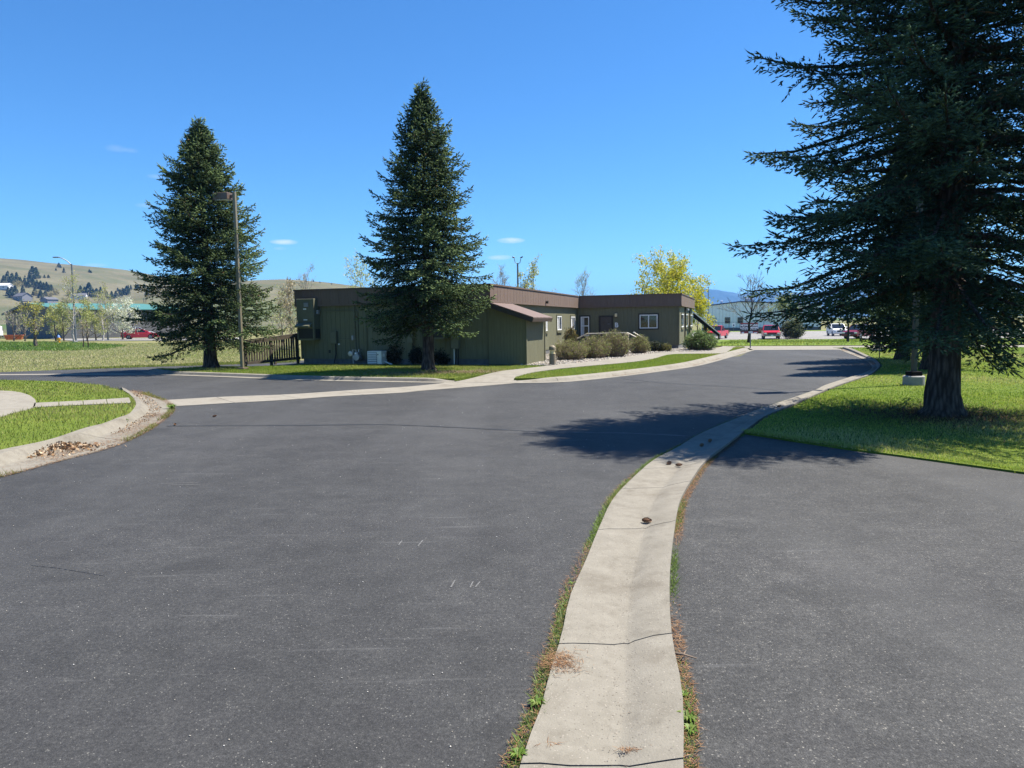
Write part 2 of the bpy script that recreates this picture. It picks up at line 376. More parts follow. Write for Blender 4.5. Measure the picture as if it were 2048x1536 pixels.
def siding(name, col, wear, dirt=.35):
    m, t, p = new_mat(name)
    tc = t.n('ShaderNodeTexCoord').outputs['Object']
    oi = t.n('ShaderNodeObjectInfo').outputs['Random']
    mp = t.n('ShaderNodeMapping', i={'Scale': (14, 14, .7)}); t.l(tc, mp.inputs[0])
    ad = t.n('ShaderNodeVectorMath', operation='ADD'); t.l(mp.outputs[0], ad.inputs[0])
    cb = t.n('ShaderNodeCombineXYZ'); t.l(t.math('MULTIPLY', oi, 50), cb.inputs[0]); t.l(cb.outputs[0], ad.inputs[1])
    gr = t.noise(ad.outputs[0], 2.5, 6, .65); bl = t.noise(tc, 1.1, 4)
    c = t.ramp(gr, [(.3, tuple(x * .78 for x in col)), (.55, col), (.78, wear)])
    c = t.mix(t.math('MULTIPLY', t.ramp(bl, [(.5, (0, 0, 0)), (.75, (1, 1, 1))]), dirt), c, tuple(x * .7 for x in col))
    c = t.mix(t.math('MULTIPLY', oi, .12), c, wear)
    t.l(c, p.inputs['Base Color']); p.inputs['Roughness'].default_value = .78; p.inputs['Specular IOR Level'].default_value = .3
    b = t.n('ShaderNodeBump', i={'Strength': .35, 'Distance': .004}); t.l(gr, b.inputs['Height']); t.l(b.outputs[0], p.inputs['Normal'])
    return m
siding('siding_green', (.150, .147, .090), (.20, .195, .125))
siding('fascia_brown', (.150, .105, .082), (.225, .170, .135))
siding('trim_green', (.118, .116, .070), (.16, .155, .098))
siding('trim_brown', (.125, .088, .068), (.2, .15, .12))
siding('trim_dark', (.045, .040, .034), (.07, .06, .05))
siding('wood_rail', (.085, .070, .050), (.15, .125, .09))
siding('metal_wall_pale', (.84, .86, .88), (.88, .89, .9), .1)
siding('metal_wall_grey', (.13, .125, .125), (.17, .165, .165))
simple('white_vinyl', (.78, .78, .76), .45, var=.04)
simple('white_metal', (.72, .71, .66), .45, var=.06)
simple('cream_plastic', (.62, .58, .42), .5, var=.05)
simple('ac_green', (.125, .125, .082), .55, var=.08)
simple('ac_dark', (.022, .022, .022), .6)
simple('louvre_dark', (.03, .032, .035), .6)
simple('pipe_green', (.135, .132, .082), .6)
simple('grey_metal', (.30, .31, .33), .45, .6, .1)
simple('galvanised', (.42, .42, .42), .45, .7, .1)
simple('rail_metal', (.5, .46, .40), .5, .3, .1)
simple('matte_black', (.012, .012, .013), .9, 0, .1, spec=.08)
simple('pole_shaded', (.05, .046, .034), .6, .1, .08)  # darker copy of bronze_pole, the spruce's shade put into the colour
simple('bronze_pole', (.19, .165, .11), .5, .2, .08)
simple('bronze_head', (.12, .085, .065), .5, .1, .08)
simple('black_metal', (.016, .016, .017), .5, .0, .1)
simple('pole_grey', (.16, .17, .18), .5, .5, .1)
simple('black_rubber', (.018, .018, .018), .8)
simple('roof_brown', (.125, .082, .07), .5, .1, .08)
simple('roof_teal', (.06, .18, .155), .5, .1, .08)
simple('roof_blue', (.02, .04, .14), .5, .1, .1)
simple('roof_slate', (.09, .09, .10), .8)
simple('house_grey', (.19, .19, .21), .8)
simple('house_white', (.6, .6, .6), .8)
simple('membrane', (.5, .5, .48), .8)
simple('foundation', (.12, .12, .12), .95, var=.25, bump=.6)
simple('bollard_tan', (.20, .165, .11), .6, var=.06)
simple('bollard_lens', (.62, .52, .30), .35, var=.06)
simple('door_brown', (.065, .052, .045), .5, var=.06)
simple('red_paint', (.52, .018, .035), .28, var=.04, spec=.6)
simple('dark_red_paint', (.16, .012, .02), .28, var=.04, spec=.6)
simple('white_paint', (.75, .75, .75), .35, var=.03)
simple('blue_paint', (.16, .28, .38), .35, var=.05)
simple('dark_paint', (.03, .03, .035), .3, var=.05)
simple('orange_paint', (.5, .11, .02), .45, var=.08)
simple('yellow_paint', (.8, .42, .03), .5, var=.08)
simple('hydrant_blue', (.12, .25, .6), .5, var=.08)
simple('chrome', (.32, .32, .33), .35, .9, .05)
simple('lens_clear', (.7, .72, .72), .2, .2, .05)
simple('tail_red', (.35, .01, .01), .3, 0, .05)
simple('sign_black', (.012, .012, .014), .5)
simple('sign_red', (.35, .015, .02), .5)
simple('sign_white', (.8, .8, .8), .5, var=.03)
simple('crack_seal', (.012, .012, .013), .6)
simple('crack_line', (.03, .026, .022), .95, var=.3)
simple('cone_brown', (.19, .105, .06), .8, var=.3, scale=40)
simple('twig_brown', (.16, .115, .08), .85, var=.25, scale=30)
simple('twig_tan', (.26, .19, .14), .85, var=.25, scale=30)
simple('twig_grey', (.27, .24, .20), .85, var=.2, scale=30)
simple('lamp_amber', (.75, .62, .35), .35, var=.05)
simple('curtain', (.55, .55, .55), .9, var=.15, scale=20)
def glass(name, col):
    m, t, p = new_mat(name); p.inputs['Base Color'].default_value = (*col, 1); p.inputs['Roughness'].default_value = .04; p.inputs['Specular IOR Level'].default_value = .8
    b = t.n('ShaderNodeBump', i={'Strength': .04, 'Distance': .02}); tc = t.n('ShaderNodeTexCoord').outputs['Object']; t.l(t.noise(tc, 2.0, 2), b.inputs['Height']); t.l(b.outputs[0], p.inputs['Normal'])
    return m
glass('pane_dark', (.012, .014, .016)); glass('car_glass', (.015, .018, .022))
def bark(name, a, b, sc_=(7, 7, 1.4)):
    m, t, p = new_mat(name)
    tc = t.n('ShaderNodeTexCoord').outputs['Object']; mp = t.n('ShaderNodeMapping', i={'Scale': sc_}); t.l(tc, mp.inputs[0])
    vo = t.n('ShaderNodeTexVoronoi', i={'Scale': 2.6}); t.l(mp.outputs[0], vo.inputs['Vector']); nz = t.noise(mp.outputs[0], 3.2, 7, .75)
    h = t.math('ADD', t.math('MULTIPLY', vo.outputs['Distance'], -.7), nz)
    t.l(t.ramp(h, [(.02, a), (.38, b), (.62, tuple(min(1, x * 1.6) for x in b))]), p.inputs['Base Color']); p.inputs['Roughness'].default_value = .95; p.inputs['Specular IOR Level'].default_value = .1
    bu = t.n('ShaderNodeBump', i={'Strength': 1.0, 'Distance': .04}); t.l(h, bu.inputs['Height']); t.l(bu.outputs[0], p.inputs['Normal'])
    return m
bark('bark_spruce', (.045, .034, .027), (.125, .098, .08)); bark('bark_grey', (.075, .062, .05), (.19, .16, .13)); bark('bark_birch', (.25, .22, .19), (.62, .60, .56), (3, 3, 5))
bark('bark_dark', (.03, .025, .02), (.075, .06, .05))
leafy('needles', .14, .8, spec=.08); leafy('leaves', .4, .5); leafy('grass_blades', .42, .5); leafy('litter', .1, .9, spec=.1); leafy('stones', 0, .9, spec=.2)
M = MATS

# ------------------------------------------------------------------ the ground, hills and mountains
rng = np.random.default_rng(7)
def grid_mesh(name, xs, ys, zf, mat):
    X, Y = np.meshgrid(xs, ys); Z = zf(X, Y); V = np.stack([X, Y, Z], -1).reshape(-1, 3)
    n, m = len(xs), len(ys); i = (np.arange(m - 1)[:, None] * n + np.arange(n - 1)[None]).ravel()
    me = np_mesh(name, V, np.stack([i, i + 1, i + n + 1, i + n], 1), mat)
    me.polygons.foreach_set('use_smooth', [True] * len(me.polygons)); return me
def structure(name, me):
    o = bpy.data.objects.new(name, me); link(o); o['kind'] = 'structure'; return o
xs = np.r_[-6900, -4000, -2500, -1500, -900, -500, -300, -200, -130, np.arange(-90, 130, 3.0), 130, 200, 300, 500, 900, 1500, 2500, 4000, 6900]
ys = np.r_[-2900, -1500, -700, -300, -120, np.arange(-60, 210, 3.0), 250, 330, 500, 800, 1300, 2000, 3200, 5000, 7800]
structure('ground', grid_mesh('ground', xs, ys, lambda x, y: gz(x, y) - .03, M['dry_field']))
structure('hill', grid_mesh('hill', np.linspace(-1700, 400, 110), np.linspace(225, 1990, 80), zA, M['hill_grass']))
structure('hill', grid_mesh('hill', np.linspace(-620, 220, 70), np.linspace(325, 1245, 60), zB, M['hill_grass']))
def ridge_noise(x, s): return sum(a * np.sin(x * f + p + s) for a, f, p in ((26, .0042, .3), (15, .011, 1.7), (8, .024, 4.1), (5, .053, 2.2), (3, .11, .9)))
MR = np.array([(-800, 40), (500, 120), (950, 205), (1380, 245), (1560, 268), (1600, 270), (1680, 258), (1780, 246), (1900, 232), (1960, 215), (2040, 228), (2130, 235), (2400, 220), (2800, 260), (3400, 300), (4600, 260), (6500, 220)], float)
def zM(x, y):
    r = np.interp(x, MR[:, 0], MR[:, 1]) + .22 * ridge_noise(x, 0)
    c = np.clip((y - 4700) / 1500, 0, 1); s = c ** .85
    spur = ridge_noise(x + .35 * y, 2.0) * .9 * np.sin(np.pi * np.clip(c, 0, 1)) + 8 * np.sin(x * .03 + y * .02) * c * (1 - c)
    back = 1 - np.clip((y - 6200) / 1400, 0, 1)
    return (r * s + spur) * back - 4
structure('mountain', grid_mesh('mountain', np.linspace(-800, 6500, 220), np.linspace(4690, 7590, 40), zM, M['mountain']))

def prism_obj(name, poly, z0, z1, mat, kind='structure'):
    o = MB().prism([(p[0], p[1]) for p in poly], z0, z1).build(name, mat); o['kind'] = kind; return o
def G(*pts, z=0.0): return [g(px, py, z) for px, py in pts]
def W(x, y): return np.array([x, y, 0.0])

# rails of the concrete works (traced where they lie on the ground)
GL = [(1030, 1590), (1042, 1536), (1056, 1488), (1080, 1436), (1101, 1349), (1124, 1276), (1140, 1199), (1171, 1129), (1199, 1059), (1228, 1000), (1273, 953), (1311, 921), (1358, 896), (1405, 868),
      (1478, 837), (1516, 821), (1590, 796), (1634, 780), (1650, 772), (1695, 757), (1728, 747), (1743, 738), (1741, 730), (1733, 723), (1716, 715), (1699, 708), (1679, 700)]
GR = [(1368, 1590), (1368, 1536), (1366, 1488), (1368, 1419), (1359, 1349), (1347, 1297), (1340, 1227), (1340, 1140), (1349, 1059), (1361, 1000), (1390, 950), (1405, 929), (1423, 912), (1455, 888),
      (1505, 850), (1534, 831), (1581, 812), (1651, 781), (1685, 768), (1718, 757), (1742, 748), (1758, 735), (1759, 728), (1749, 719), (1727, 710), (1705, 701), (1689, 696)]
NG = 200
# near the camera the two rails have to start together: carry them on behind the lens
gl = np.array(G(*GL)); gr_ = np.array(G(*GR, z=.03))
gl = np.vstack([gl[0] + (gl[0] - gl[2]) * 6, gl[0] + (gl[0] - gl[2]) * 3, gl]); gr_ = np.vstack([gr_[0] + (gr_[0] - gr_[2]) * 6, gr_[0] + (gr_[0] - gr_[2]) * 3, gr_])
gut_l = smooth_line(gl, NG); gut_r = smooth_line(gr_, NG)
_t = np.linspace(0, 1, NG)

# asphalt sheets
lot = [W(-90, -25), W(30, -25), W(30, 6)] + [g(1650, 880), g(1700, 790), g(1765, 745), g(1770, 728), g(1700, 700), g(1690, 698.5), g(1507, 699.5), g(1480, 712), g(1300, 738), g(1040, 752), g(900, 752), g(640, 735)]
lot += [bpt(-8.9, -.2), bpt(-8.9, 4.0), bpt(-14, 4.6), g(480, 728), g(410, 730.4), g(328, 732.7), g(234, 735.8), g(117, 739.8), g(0, 744.4), g(-300, 757), W(-90, 19)]
prism_obj('parking_lot', lot, -.25, 0.0, M['asphalt_lot'])
drv = [p[:2] for p in gut_r[: int(NG * .5)] if p[1] < g(1490, 866)[1]]
drv = [np.array([p[0] - .05, p[1]]) for p in drv]
lawn_near = [(1493, 866), (1540, 873), (1590, 881), (1698, 897), (1800, 910), (2048, 944), (2400, 1000)]
drive = [np.array(p) for p in drv] + [g(*p)[:2] for p in lawn_near] + [np.array([40, 5.5]), np.array([40, -24]), np.array([drv[0][0], -24])]
prism_obj('driveway', drive, -.2, .0045, M['asphalt_drive'])

# lawns
def poly_lawn(name, poly, z, mat='lawn'):
    return prism_obj(name, poly, -.2, z, M[mat])
LZ = .028
lawn_right = [g(px, py, LZ) for px, py in lawn_near] + [W(60, 8), W(70, 24)] + [W(*(np.array([14.3, 43]) + 22 * EX - 3.2 * QX)), W(*(np.array([14.3, 43]) + 4.2 * EX - 3.2 * QX))]
far_r = [p for p in gut_r if g(1495, 862)[1] < p[1]][::-1]
lawn_right += [np.array([p[0] + .06, p[1], 0]) for p in far_r]
poly_lawn('lawn', lawn_right, LZ)
# the small island on the left with its round concrete pad
ISZ = .115
isl_out = [(-700, 1140), (-120, 985), (0, 953), (117, 921.5), (223, 893), (290, 863), (328, 837), (344, 822), (343, 811), (333, 802), (314, 795), (284, 786.5), (258, 781)]
isl_foot = [(-700, 1105), (-120, 965), (0, 932), (131, 891), (199, 872), (251, 851), (288, 831), (297, 819), (291, 809), (277, 798), (262, 788), (250, 780), (240, 777)]
isl_back = [(-700, 1070), (-120, 932), (0, 900), (96, 880), (169, 856), (206, 847), (234, 836), (257, 828), (267, 818), (272, 808), (268, 798), (257, 787), (247, 781)]
ro = smooth_line(np.array([g(*p, .010) for p in isl_out]), 90); rf = smooth_line(np.array([g(*p, .014) for p in isl_foot]), 90); rb = smooth_line(np.array([g(*p, .125) for p in isl_back]), 90)
isl_poly = [p for p in rb] + [g(*p, ISZ) for p in [(201, 770), (117, 762.5), (0, 759.5), (-300, 757)]] + [W(-45, 19), W(-45, 6), W(-14, 3)]
poly_lawn('lawn', isl_poly, ISZ)
pad = [(0, 781), (22, 782), (40, 784.5), (54, 788.5), (63, 792.7), (70, 799), (71.5, 805.5), (68, 814), (55, 818.5), (35, 823), (0, 833.7)]
padw = smooth_line(np.array([g(*p, .13) for p in pad]), 40)
prism_obj('concrete_pad', list(padw) + [g(-260, 860, .13), g(-260, 780, .13)], 0, .13, M['concrete_pale'])

def ribbon(name, rails, cuts, mat, part, depth=.16, gap=.014, jit=0.0, label=None):
    """slabs between the cuts (0..1) of a band given by its rails; a setting piece with one child per slab"""
    root = bpy.data.objects.new(name, None); link(root); root['kind'] = 'structure'
    rails = [np.asarray(r) for r in rails]; N = len(rails[0]); m = len(rails); L = np.sum(np.linalg.norm(np.diff(rails[m // 2][:, :2], axis=0), axis=1))
    def P(k, t): return np.array([np.interp(t * (N - 1), np.arange(N), rails[k][:, c]) for c in range(3)])
    wig = [np.cumsum(rng.normal(0, jit, m)) - 0 for _ in cuts]
    for ci, (a, b) in enumerate(zip(cuts[:-1], cuts[1:])):
        n = max(2, int((b - a) * L / .25) + 2); mb = MB(); V = []
        for i in range(n):
            f = i / (n - 1)
            for k in range(m):
                t0 = a + (gap / 2 + wig[ci][k]) / L * (1 if ci else 0); t1 = b - (gap / 2 - wig[ci + 1][k]) / L * (1 if ci + 2 < len(cuts) else 0)
                V.append(P(k, min(1, max(0, t0 + (t1 - t0) * f))))
        top = len(V); low = [(p[0], p[1], p[2] - depth) for p in V]; V = V + low; F = []
        for i in range(n - 1):
            for k in range(m - 1):
                q = (i * m + k, i * m + k + 1, (i + 1) * m + k + 1, (i + 1) * m + k); F.append(q)
            F.append((i * m, (i + 1) * m, (i + 1) * m + top, i * m + top)); F.append((i * m + m - 1, i * m + m - 1 + top, (i + 1) * m + m - 1 + top, (i + 1) * m + m - 1))
        for k in range(m - 1):
            F.append((k, k + top, k + 1 + top, k + 1)); e = (n - 1) * m; F.append((e + k, e + k + 1, e + k + 1 + top, e + k + top))
        me = bpy.data.meshes.new(part); me.from_pydata([tuple(map(float, p)) for p in V], [], F)
        bm = bmesh.new(); bm.from_mesh(me); bmesh.ops.recalc_face_normals(bm, faces=bm.faces); bm.to_mesh(me); bm.free()
        me.polygons.foreach_set('use_smooth', [True] * len(me.polygons)); me.set_sharp_from_angle(angle=math.radians(28))
        me.materials.append(mat); child(part, me, root)
    return root
def lerp(a, b, t, dz=0): r = a + (b - a) * t; r = r.copy(); r[:, 2] += dz; return r
def param_at(rail, p): return float(np.argmin(np.linalg.norm(rail[:, :2] - p[:2], axis=1))) / (len(rail) - 1)

# the valley gutter that sweeps past the camera, turning into a kerb beyond the spruce
rise = sstep(.62, .93, _t)
cols = []
for w, z0, z1 in ((0, .024, .012), (.12, .023, .012), (.3, .016, .010), (.48, .007, .010), (.57, .003, .012), (.61, .003, .03), (.67, .017, .10), (.84, .032, .125), (.92, .037, .128), (1.0, .040, .120)):
    r = gut_l + (gut_r - gut_l) * w; r = r.copy(); r[:, 2] = z0 + (z1 - z0) * rise; cols.append(r)
gc = [0, .008]
for p in ((1200, 1496), (1235, 1290), (1275, 1062), (1310, 981), (1355, 934), (1440, 872), (1525, 827), (1585, 803), (1645, 777), (1700, 759), (1740, 746), (1748, 735), (1744, 724), (1725, 713), (1700, 704)):
    gc.append(param_at((gut_l + gut_r) / 2, g(*p)))
ribbon('gutter', cols, sorted(gc) + [1.0], M['concrete'], 'slab', jit=.012, gap=.010)
isl_cols = [ro, lerp(ro, rf, .5), rf, lerp(rf, rb, .25), lerp(rf, rb, .45), rb]
for k, z in ((0, .012), (1, .010), (2, .010), (3, .075), (4, .122), (5, .128)): isl_cols[k] = isl_cols[k].copy(); isl_cols[k][:, 2] = z
ribbon('kerb', isl_cols, [0, .2, .36, .47, .56, .635, .70, .76, .82, .88, 1.0], M['concrete'], 'kerb_section', jit=.006)
# walkway on the island
wa = smooth_line(np.array([g(*p, .13) for p in [(69, 805.5), (164, 801), (258, 795)]]), 12); wb = smooth_line(np.array([g(*p, .13) for p in [(66, 814.5), (131, 811), (262, 805.5)]]), 12)
ribbon('walkway', [wa, wb], [0, .25, .5, .75, 1], M['concrete_pale'], 'slab', depth=.1)
# concrete band across the lot
sa = smooth_line(np.array([g(*p, .010) for p in [(316, 800.8), (442, 793.6), (578, 788.4), (695, 780.7), (800, 774), (840, 771), (903, 764), (960, 758)]]), 60)
sb = smooth_line(np.array([g(*p, .010) for p in [(345, 812.5), (446, 806.5), (554, 800.6), (671, 792.4), (800, 785.4), (840, 781.4), (973, 771), (1036, 765.5)]]), 60)
ribbon('concrete_band', [sa, lerp(sa, sb, .5, -.004), sb], [0, .14, .3, .47, .64, .8, 1], M['concrete_pale'], 'slab', depth=.1, jit=.004)
fa = smooth_line(np.array([g(*p, .008) for p in [(-420, 752), (0, 748.3), (180, 747.2), (380, 747)]]), 30); fb = smooth_line(np.array([g(*p, .008) for p in [(-420, 754.5), (0, 750.3), (180, 749.2), (385, 749.6)]]), 30)
ribbon('concrete_band', [fa, fb], [0, .25, .5, .75, 1], M['concrete_pale'], 'slab', depth=.1)

# island in front of the building: lawn, kerbs, walk, gravel bed
CZ = .085
def inward(r, ref, w):
    d = np.gradient(r[:, :2], axis=0); nn_ = np.stack([-d[:, 1], d[:, 0]], 1); nn_ /= np.linalg.norm(nn_, axis=1)[:, None]
    sg = np.sign(((ref[None, :2] - r[:, :2]) * nn_).sum(1).mean()); o = r.copy(); o[:, :2] += nn_ * sg * w; return o
cur_b = [(318, 741), (345, 744), (379, 744.6), (460, 746.2), (554, 748.8), (648, 750.6), (800, 754.4), (880, 757), (906, 758.5)]
cur_f = [(300, 742.5), (340, 748), (379, 749.4), (470, 752.6), (554, 756), (648, 759), (800, 762), (880, 763.2), (908, 763)]
cf = smooth_line(np.array([g(*p, .012) for p in cur_f]), 60); ref_c = bpt(-4, -.5)
co = inward(cf, ref_c, -.34); cb = inward(cf, ref_c, .22); cb[:, 2] = .1
hgt = np.clip((1 - np.linspace(0, 1, 60)) / .05, .1, 1)
K = []
for r, z in ((co, .010), (cf, .010), (inward(cf, ref_c, .05), .085), (inward(cf, ref_c, .1), .098), (cb, .1)):
    r = r.copy(); r[:, 2] = .010 + (z - .010) * hgt; K.append(r)
ribbon('kerb', K, [0, .12, .26, .40, .53, .66, .8, .92, 1], M['concrete'], 'kerb_section', jit=.004)
lawn_c = [p for p in cb] + [g(1000, 744, CZ), bpt(2.7, -.9), bpt(1.7, -.22), bpt(-8.3, -.22), g(604, 731, CZ), g(490, 733, CZ), g(409, 733.4, CZ), g(345, 738.5, CZ)]
poly_lawn('lawn', lawn_c, CZ)
# foundation strip of soil against the wall
prism_obj('planting_bed', [bpt(-8.3, -.45), bpt(-1.0, -.45), bpt(-1.0, .2), bpt(-8.3, .2)], 0, CZ + .004, M['bare_soil'])
w1 = [(908, 764, .012), (940, 757, .06), (996, 743, .125), (1040, 737.5, .125), (1109, 730, .125), (1205, 720, .125), (1288, 708.5, .125), (1338, 704, .125), (1411, 702.5, .125), (1430, 697, .125), (1447, 692, .125)]
w2 = [(1034, 765.6, .012), (1034, 757, .06), (1056, 746.5, .125), (1095, 740, .125), (1139, 734.8, .125), (1252, 724.8, .125), (1305, 717.8, .125), (1345, 708.3, .125), (1440, 706.6, .125), (1456, 702, .125), (1470, 693, .125)]
wl = np.array([g(*p) for p in w1]); wr = np.array([g(*p) for p in w2])
wl = smooth_line(wl, 80); wr = smooth_line(wr, 80)
ribbon('walkway', [wl, lerp(wl, wr, .5), wr], [0, .07, .15, .24, .33, .42, .51, .6, .68, .76, .84, .92, 1], M['concrete_pale'], 'slab', depth=.11, jit=.002, gap=.02)
k_o = [(1026, 766.2), (1086, 765.4), (1139, 763.2), (1222, 755), (1305, 744.9), (1388, 733), (1438, 721), (1487, 706.5), (1509, 700)]
k_b = [(1036, 757), (1086, 756), (1172, 751.6), (1255, 743), (1338, 730), (1421, 715), (1471, 703), (1504, 696.2)]
ko = smooth_line(np.array([g(*p, .01) for p in k_o]), 70); ref_k = np.array([3.0, 31.0, 0]); kb = inward(ko, ref_k, .6); kb[:, 2] = .11
up = np.clip(np.linspace(0, 1, 70) / .05, .15, 1)
K = []
for w, z in ((0, .010), (.27, .010), (.34, .085), (.41, .108), (.6, .11)):
    r = inward(ko, ref_k, w); r[:, 2] = .010 + (z - .010) * up; K.append(r)
ribbon('kerb', K, [0, .06, .17, .28, .39, .5, .6, .7, .8, .9, 1], M['concrete_pale'], 'kerb_section', jit=.004)
lawn_s = [p for p in kb] + [g(1490, 694, .1), g(1472, 693.5, .1)] + [p for p in wr[::-1] if p[2] > .1]
poly_lawn('lawn', lawn_s, .095)
bed = [p for p in wl if p[2] > .12 and p[1] > bpt(2.0, 0)[1]] + [bpt(9, 15.4), bpt(5.2, 15.4), bpt(-.3, 15.4), bpt(-.3, .6), bpt(2.2, -.3)]
prism_obj('gravel_bed', bed, 0, .10, M['gravel_bed'])

# the road beyond, its verge and the far lots
O2 = np.array([14.3, 43.0])
def strip(name, a0, a1, t0, t1, mat, off, na=40, nt=20):
    A, T = np.meshgrid(np.linspace(a0, a1, na), np.linspace(t0, t1, nt)); X = O2[0] + A * EX[0] + T * QX[0]; Y = O2[1] + A * EX[1] + T * QX[1]
    V = np.stack([X, Y, gz(X, Y) + off], -1).reshape(-1, 3); i = (np.arange(nt - 1)[:, None] * na + np.arange(na - 1)[None]).ravel()
    me = np_mesh(name, V, np.stack([i, i + 1, i + na + 1, i + na], 1), mat); me.polygons.foreach_set('use_smooth', [True] * len(me.polygons)); return structure(name, me)
strip('road', -1.2, 130, -3.2, 0.0, M['concrete_pale'], .012, 60, 4)
prism_obj('road_apron', [g(1507, 700.3), g(1692, 699.5), W(*(O2 + 4.3 * EX - 3.19 * QX)), W(*(O2 - .2 * EX - 3.19 * QX)), g(1497, 696.5)], -.1, .010, M['concrete_pale'])
strip('verge', -6, 160, .35, 50, M['lawn_far'], .03, 60, 40)
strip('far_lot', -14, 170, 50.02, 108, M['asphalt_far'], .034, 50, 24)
strip('far_verge', -14, 170, 108.02, 118, M['lawn_far'], .04, 30, 4)
far_pts = [hit(150, 682.2), hit(330, 681.0), hit(480, 679.5), hit(480, 675.2), hit(330, 675.8), hit(100, 678.0)]
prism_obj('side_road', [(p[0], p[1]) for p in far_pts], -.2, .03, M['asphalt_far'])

# cracks
def crack(name, pts, w, mat, z, seed, group=None):
    r = random.Random(seed); P = smooth_line(np.array([g(*p, z) for p in pts]), 90); V = []; F = []
    for i, p in enumerate(P):
        d = P[min(i + 1, 89)] - P[max(i - 1, 0)]; nrm = np.array([-d[1], d[0]]) / (np.linalg.norm(d[:2]) + 1e-9); off = r.uniform(-1, 1) * min(.012, w * .12); ww = w * r.uniform(.35, 1.3)
        for s_ in (-1, 1): V.append((p[0] + nrm[0] * (s_ * ww / 2 + off), p[1] + nrm[1] * (s_ * ww / 2 + off), z))
    F = [(2 * i, 2 * i + 1, 2 * i + 3, 2 * i + 2) for i in range(89)]
    me = bpy.data.meshes.new(name); me.from_pydata(V, [], F); me.materials.append(mat); return structure(name, me)
crack('asphalt_crack', [(335, 852), (420, 851.5), (600, 850.5), (750, 849), (850, 852), (1000, 859), (1090, 863.5), (1250, 866), (1380, 872)], .075, M['crack_seal'], .003, 1)
crack('asphalt_crack', [(1240, 757), (1330, 766), (1400, 770), (1500, 776), (1560, 782), (1600, 789)], .05, M['crack_seal'], .003, 2)
simple('scuff_pale', (.115, .115, .115), .9, var=.3, scale=30)
for k, (a, b) in enumerate([((322, 967), (395, 965)), ((345, 970), (400, 969)), ((470, 912), (515, 909)), ((480, 880), (498, 878)), ((902, 1174), (910, 1160)), ((940, 1175), (946, 1163)), ((951, 1174), (960, 1163)), ((836, 1092), (846, 1080)), ((797, 1090), (804, 1081))]):
    crack('scuff_mark', [a, ((a[0] + b[0]) / 2, (a[1] + b[1]) / 2 - .3), b], .011, M['scuff_pale'], .0028, 20 + k)
crack('asphalt_crack', [(60, 1130), (130, 1138), (210, 1152)], .005, M['crack_seal'], .003, 3)

# ------------------------------------------------------------------ the office building
FB, FT, OH = 2.384, 3.064, .14                     # fascia bottom and top, overhang
bld = empty('office_building', (B0[0], B0[1], 0), -PHI, 'single-storey L-shaped office with olive green siding and brown fascia band', 'building')
_pc = {}
def panel_mesh(kind, w, h, mat, spacing, gw=.016, gd=.011, th=.03):
    """a sheet of grooved siding: x 0..w, front at y=0 facing -y, z 0..h"""
    key = (kind, round(w, 2), round(h, 3))
    if key in _pc: return _pc[key]
    n = max(1, round(w / spacing)); prof = [(0.0, gd), (.004, gd), (.0042, 0)]
    for i in range(1, n):
        x = w * i / n; prof += [(x - gw / 2, 0), (x - gw / 2 + .002, gd), (x + gw / 2 - .002, gd), (x + gw / 2, 0)]
    prof += [(w - .0042, 0), (w - .004, gd), (w, gd)]
    V = [(x, y, 0) for x, y in prof] + [(x, y, h) for x, y in prof]; k = len(prof); F = [(i, i + 1, k + i + 1, k + i) for i in range(k - 1)]
    V += [(0, th, 0), (w, th, 0), (w, th, h), (0, th, h)]; a = 2 * k
    F += [(a + 1, a, a + 3, a + 2), (a, 0, k, a + 3), (k - 1, a + 1, a + 2, 2 * k - 1), tuple(range(k))[::-1] + (a, a + 1), tuple(range(k, 2 * k)) + (a + 2, a + 3)]
    me = bpy.data.meshes.new(kind); me.from_pydata(V, [], F); me.materials.append(mat); _pc[key] = me; return me
def wall(parent, kind, p0, p1, z0, z1, mat, spacing=.205, pw=1.22, holes=()):
    """panels along the line p0 -> p1 (building frame), facing to the right of the walk direction; holes are (a, b, za, zb) along the line"""
    p0, p1 = np.array(p0, float), np.array(p1, float); L = np.linalg.norm(p1 - p0); d = (p1 - p0) / L; ang = math.atan2(d[1], d[0])
    edges = list(np.arange(0, L, pw)) + [L]
    if len(edges) > 2 and edges[-1] - edges[-2] < .15: edges.pop(-2)
    for a, b in zip(edges[:-1], edges[1:]):
        cutx = sorted({a, b} | {min(max(h[0], a), b) for h in holes} | {min(max(h[1], a), b) for h in holes})
        for x0, x1 in zip(cutx[:-1], cutx[1:]):
            if x1 - x0 < .01: continue
            mid = (x0 + x1) / 2; segs = [(z0, z1)]
            for h in holes:
                if h[0] < mid < h[1]:
                    segs = [s for (u, v) in segs for s in ((u, min(v, h[2])), (max(u, h[3]), v)) if s[1] - s[0] > .01]
            for u, v in segs:
                q = p0 + d * x0
                child(kind, panel_mesh(kind, x1 - x0, v - u, mat, spacing), parent, (q[0], q[1], u), (0, 0, ang))
UL, WU, WV = -8.303, 5.629, 14.871                  # left end, wing end, wing front (fascia lines)
xl, xr, vf, vw, xw, vb = UL + OH, -OH, OH, WV + OH, WU - OH, WV + 10.83 - OH
Z0 = .30
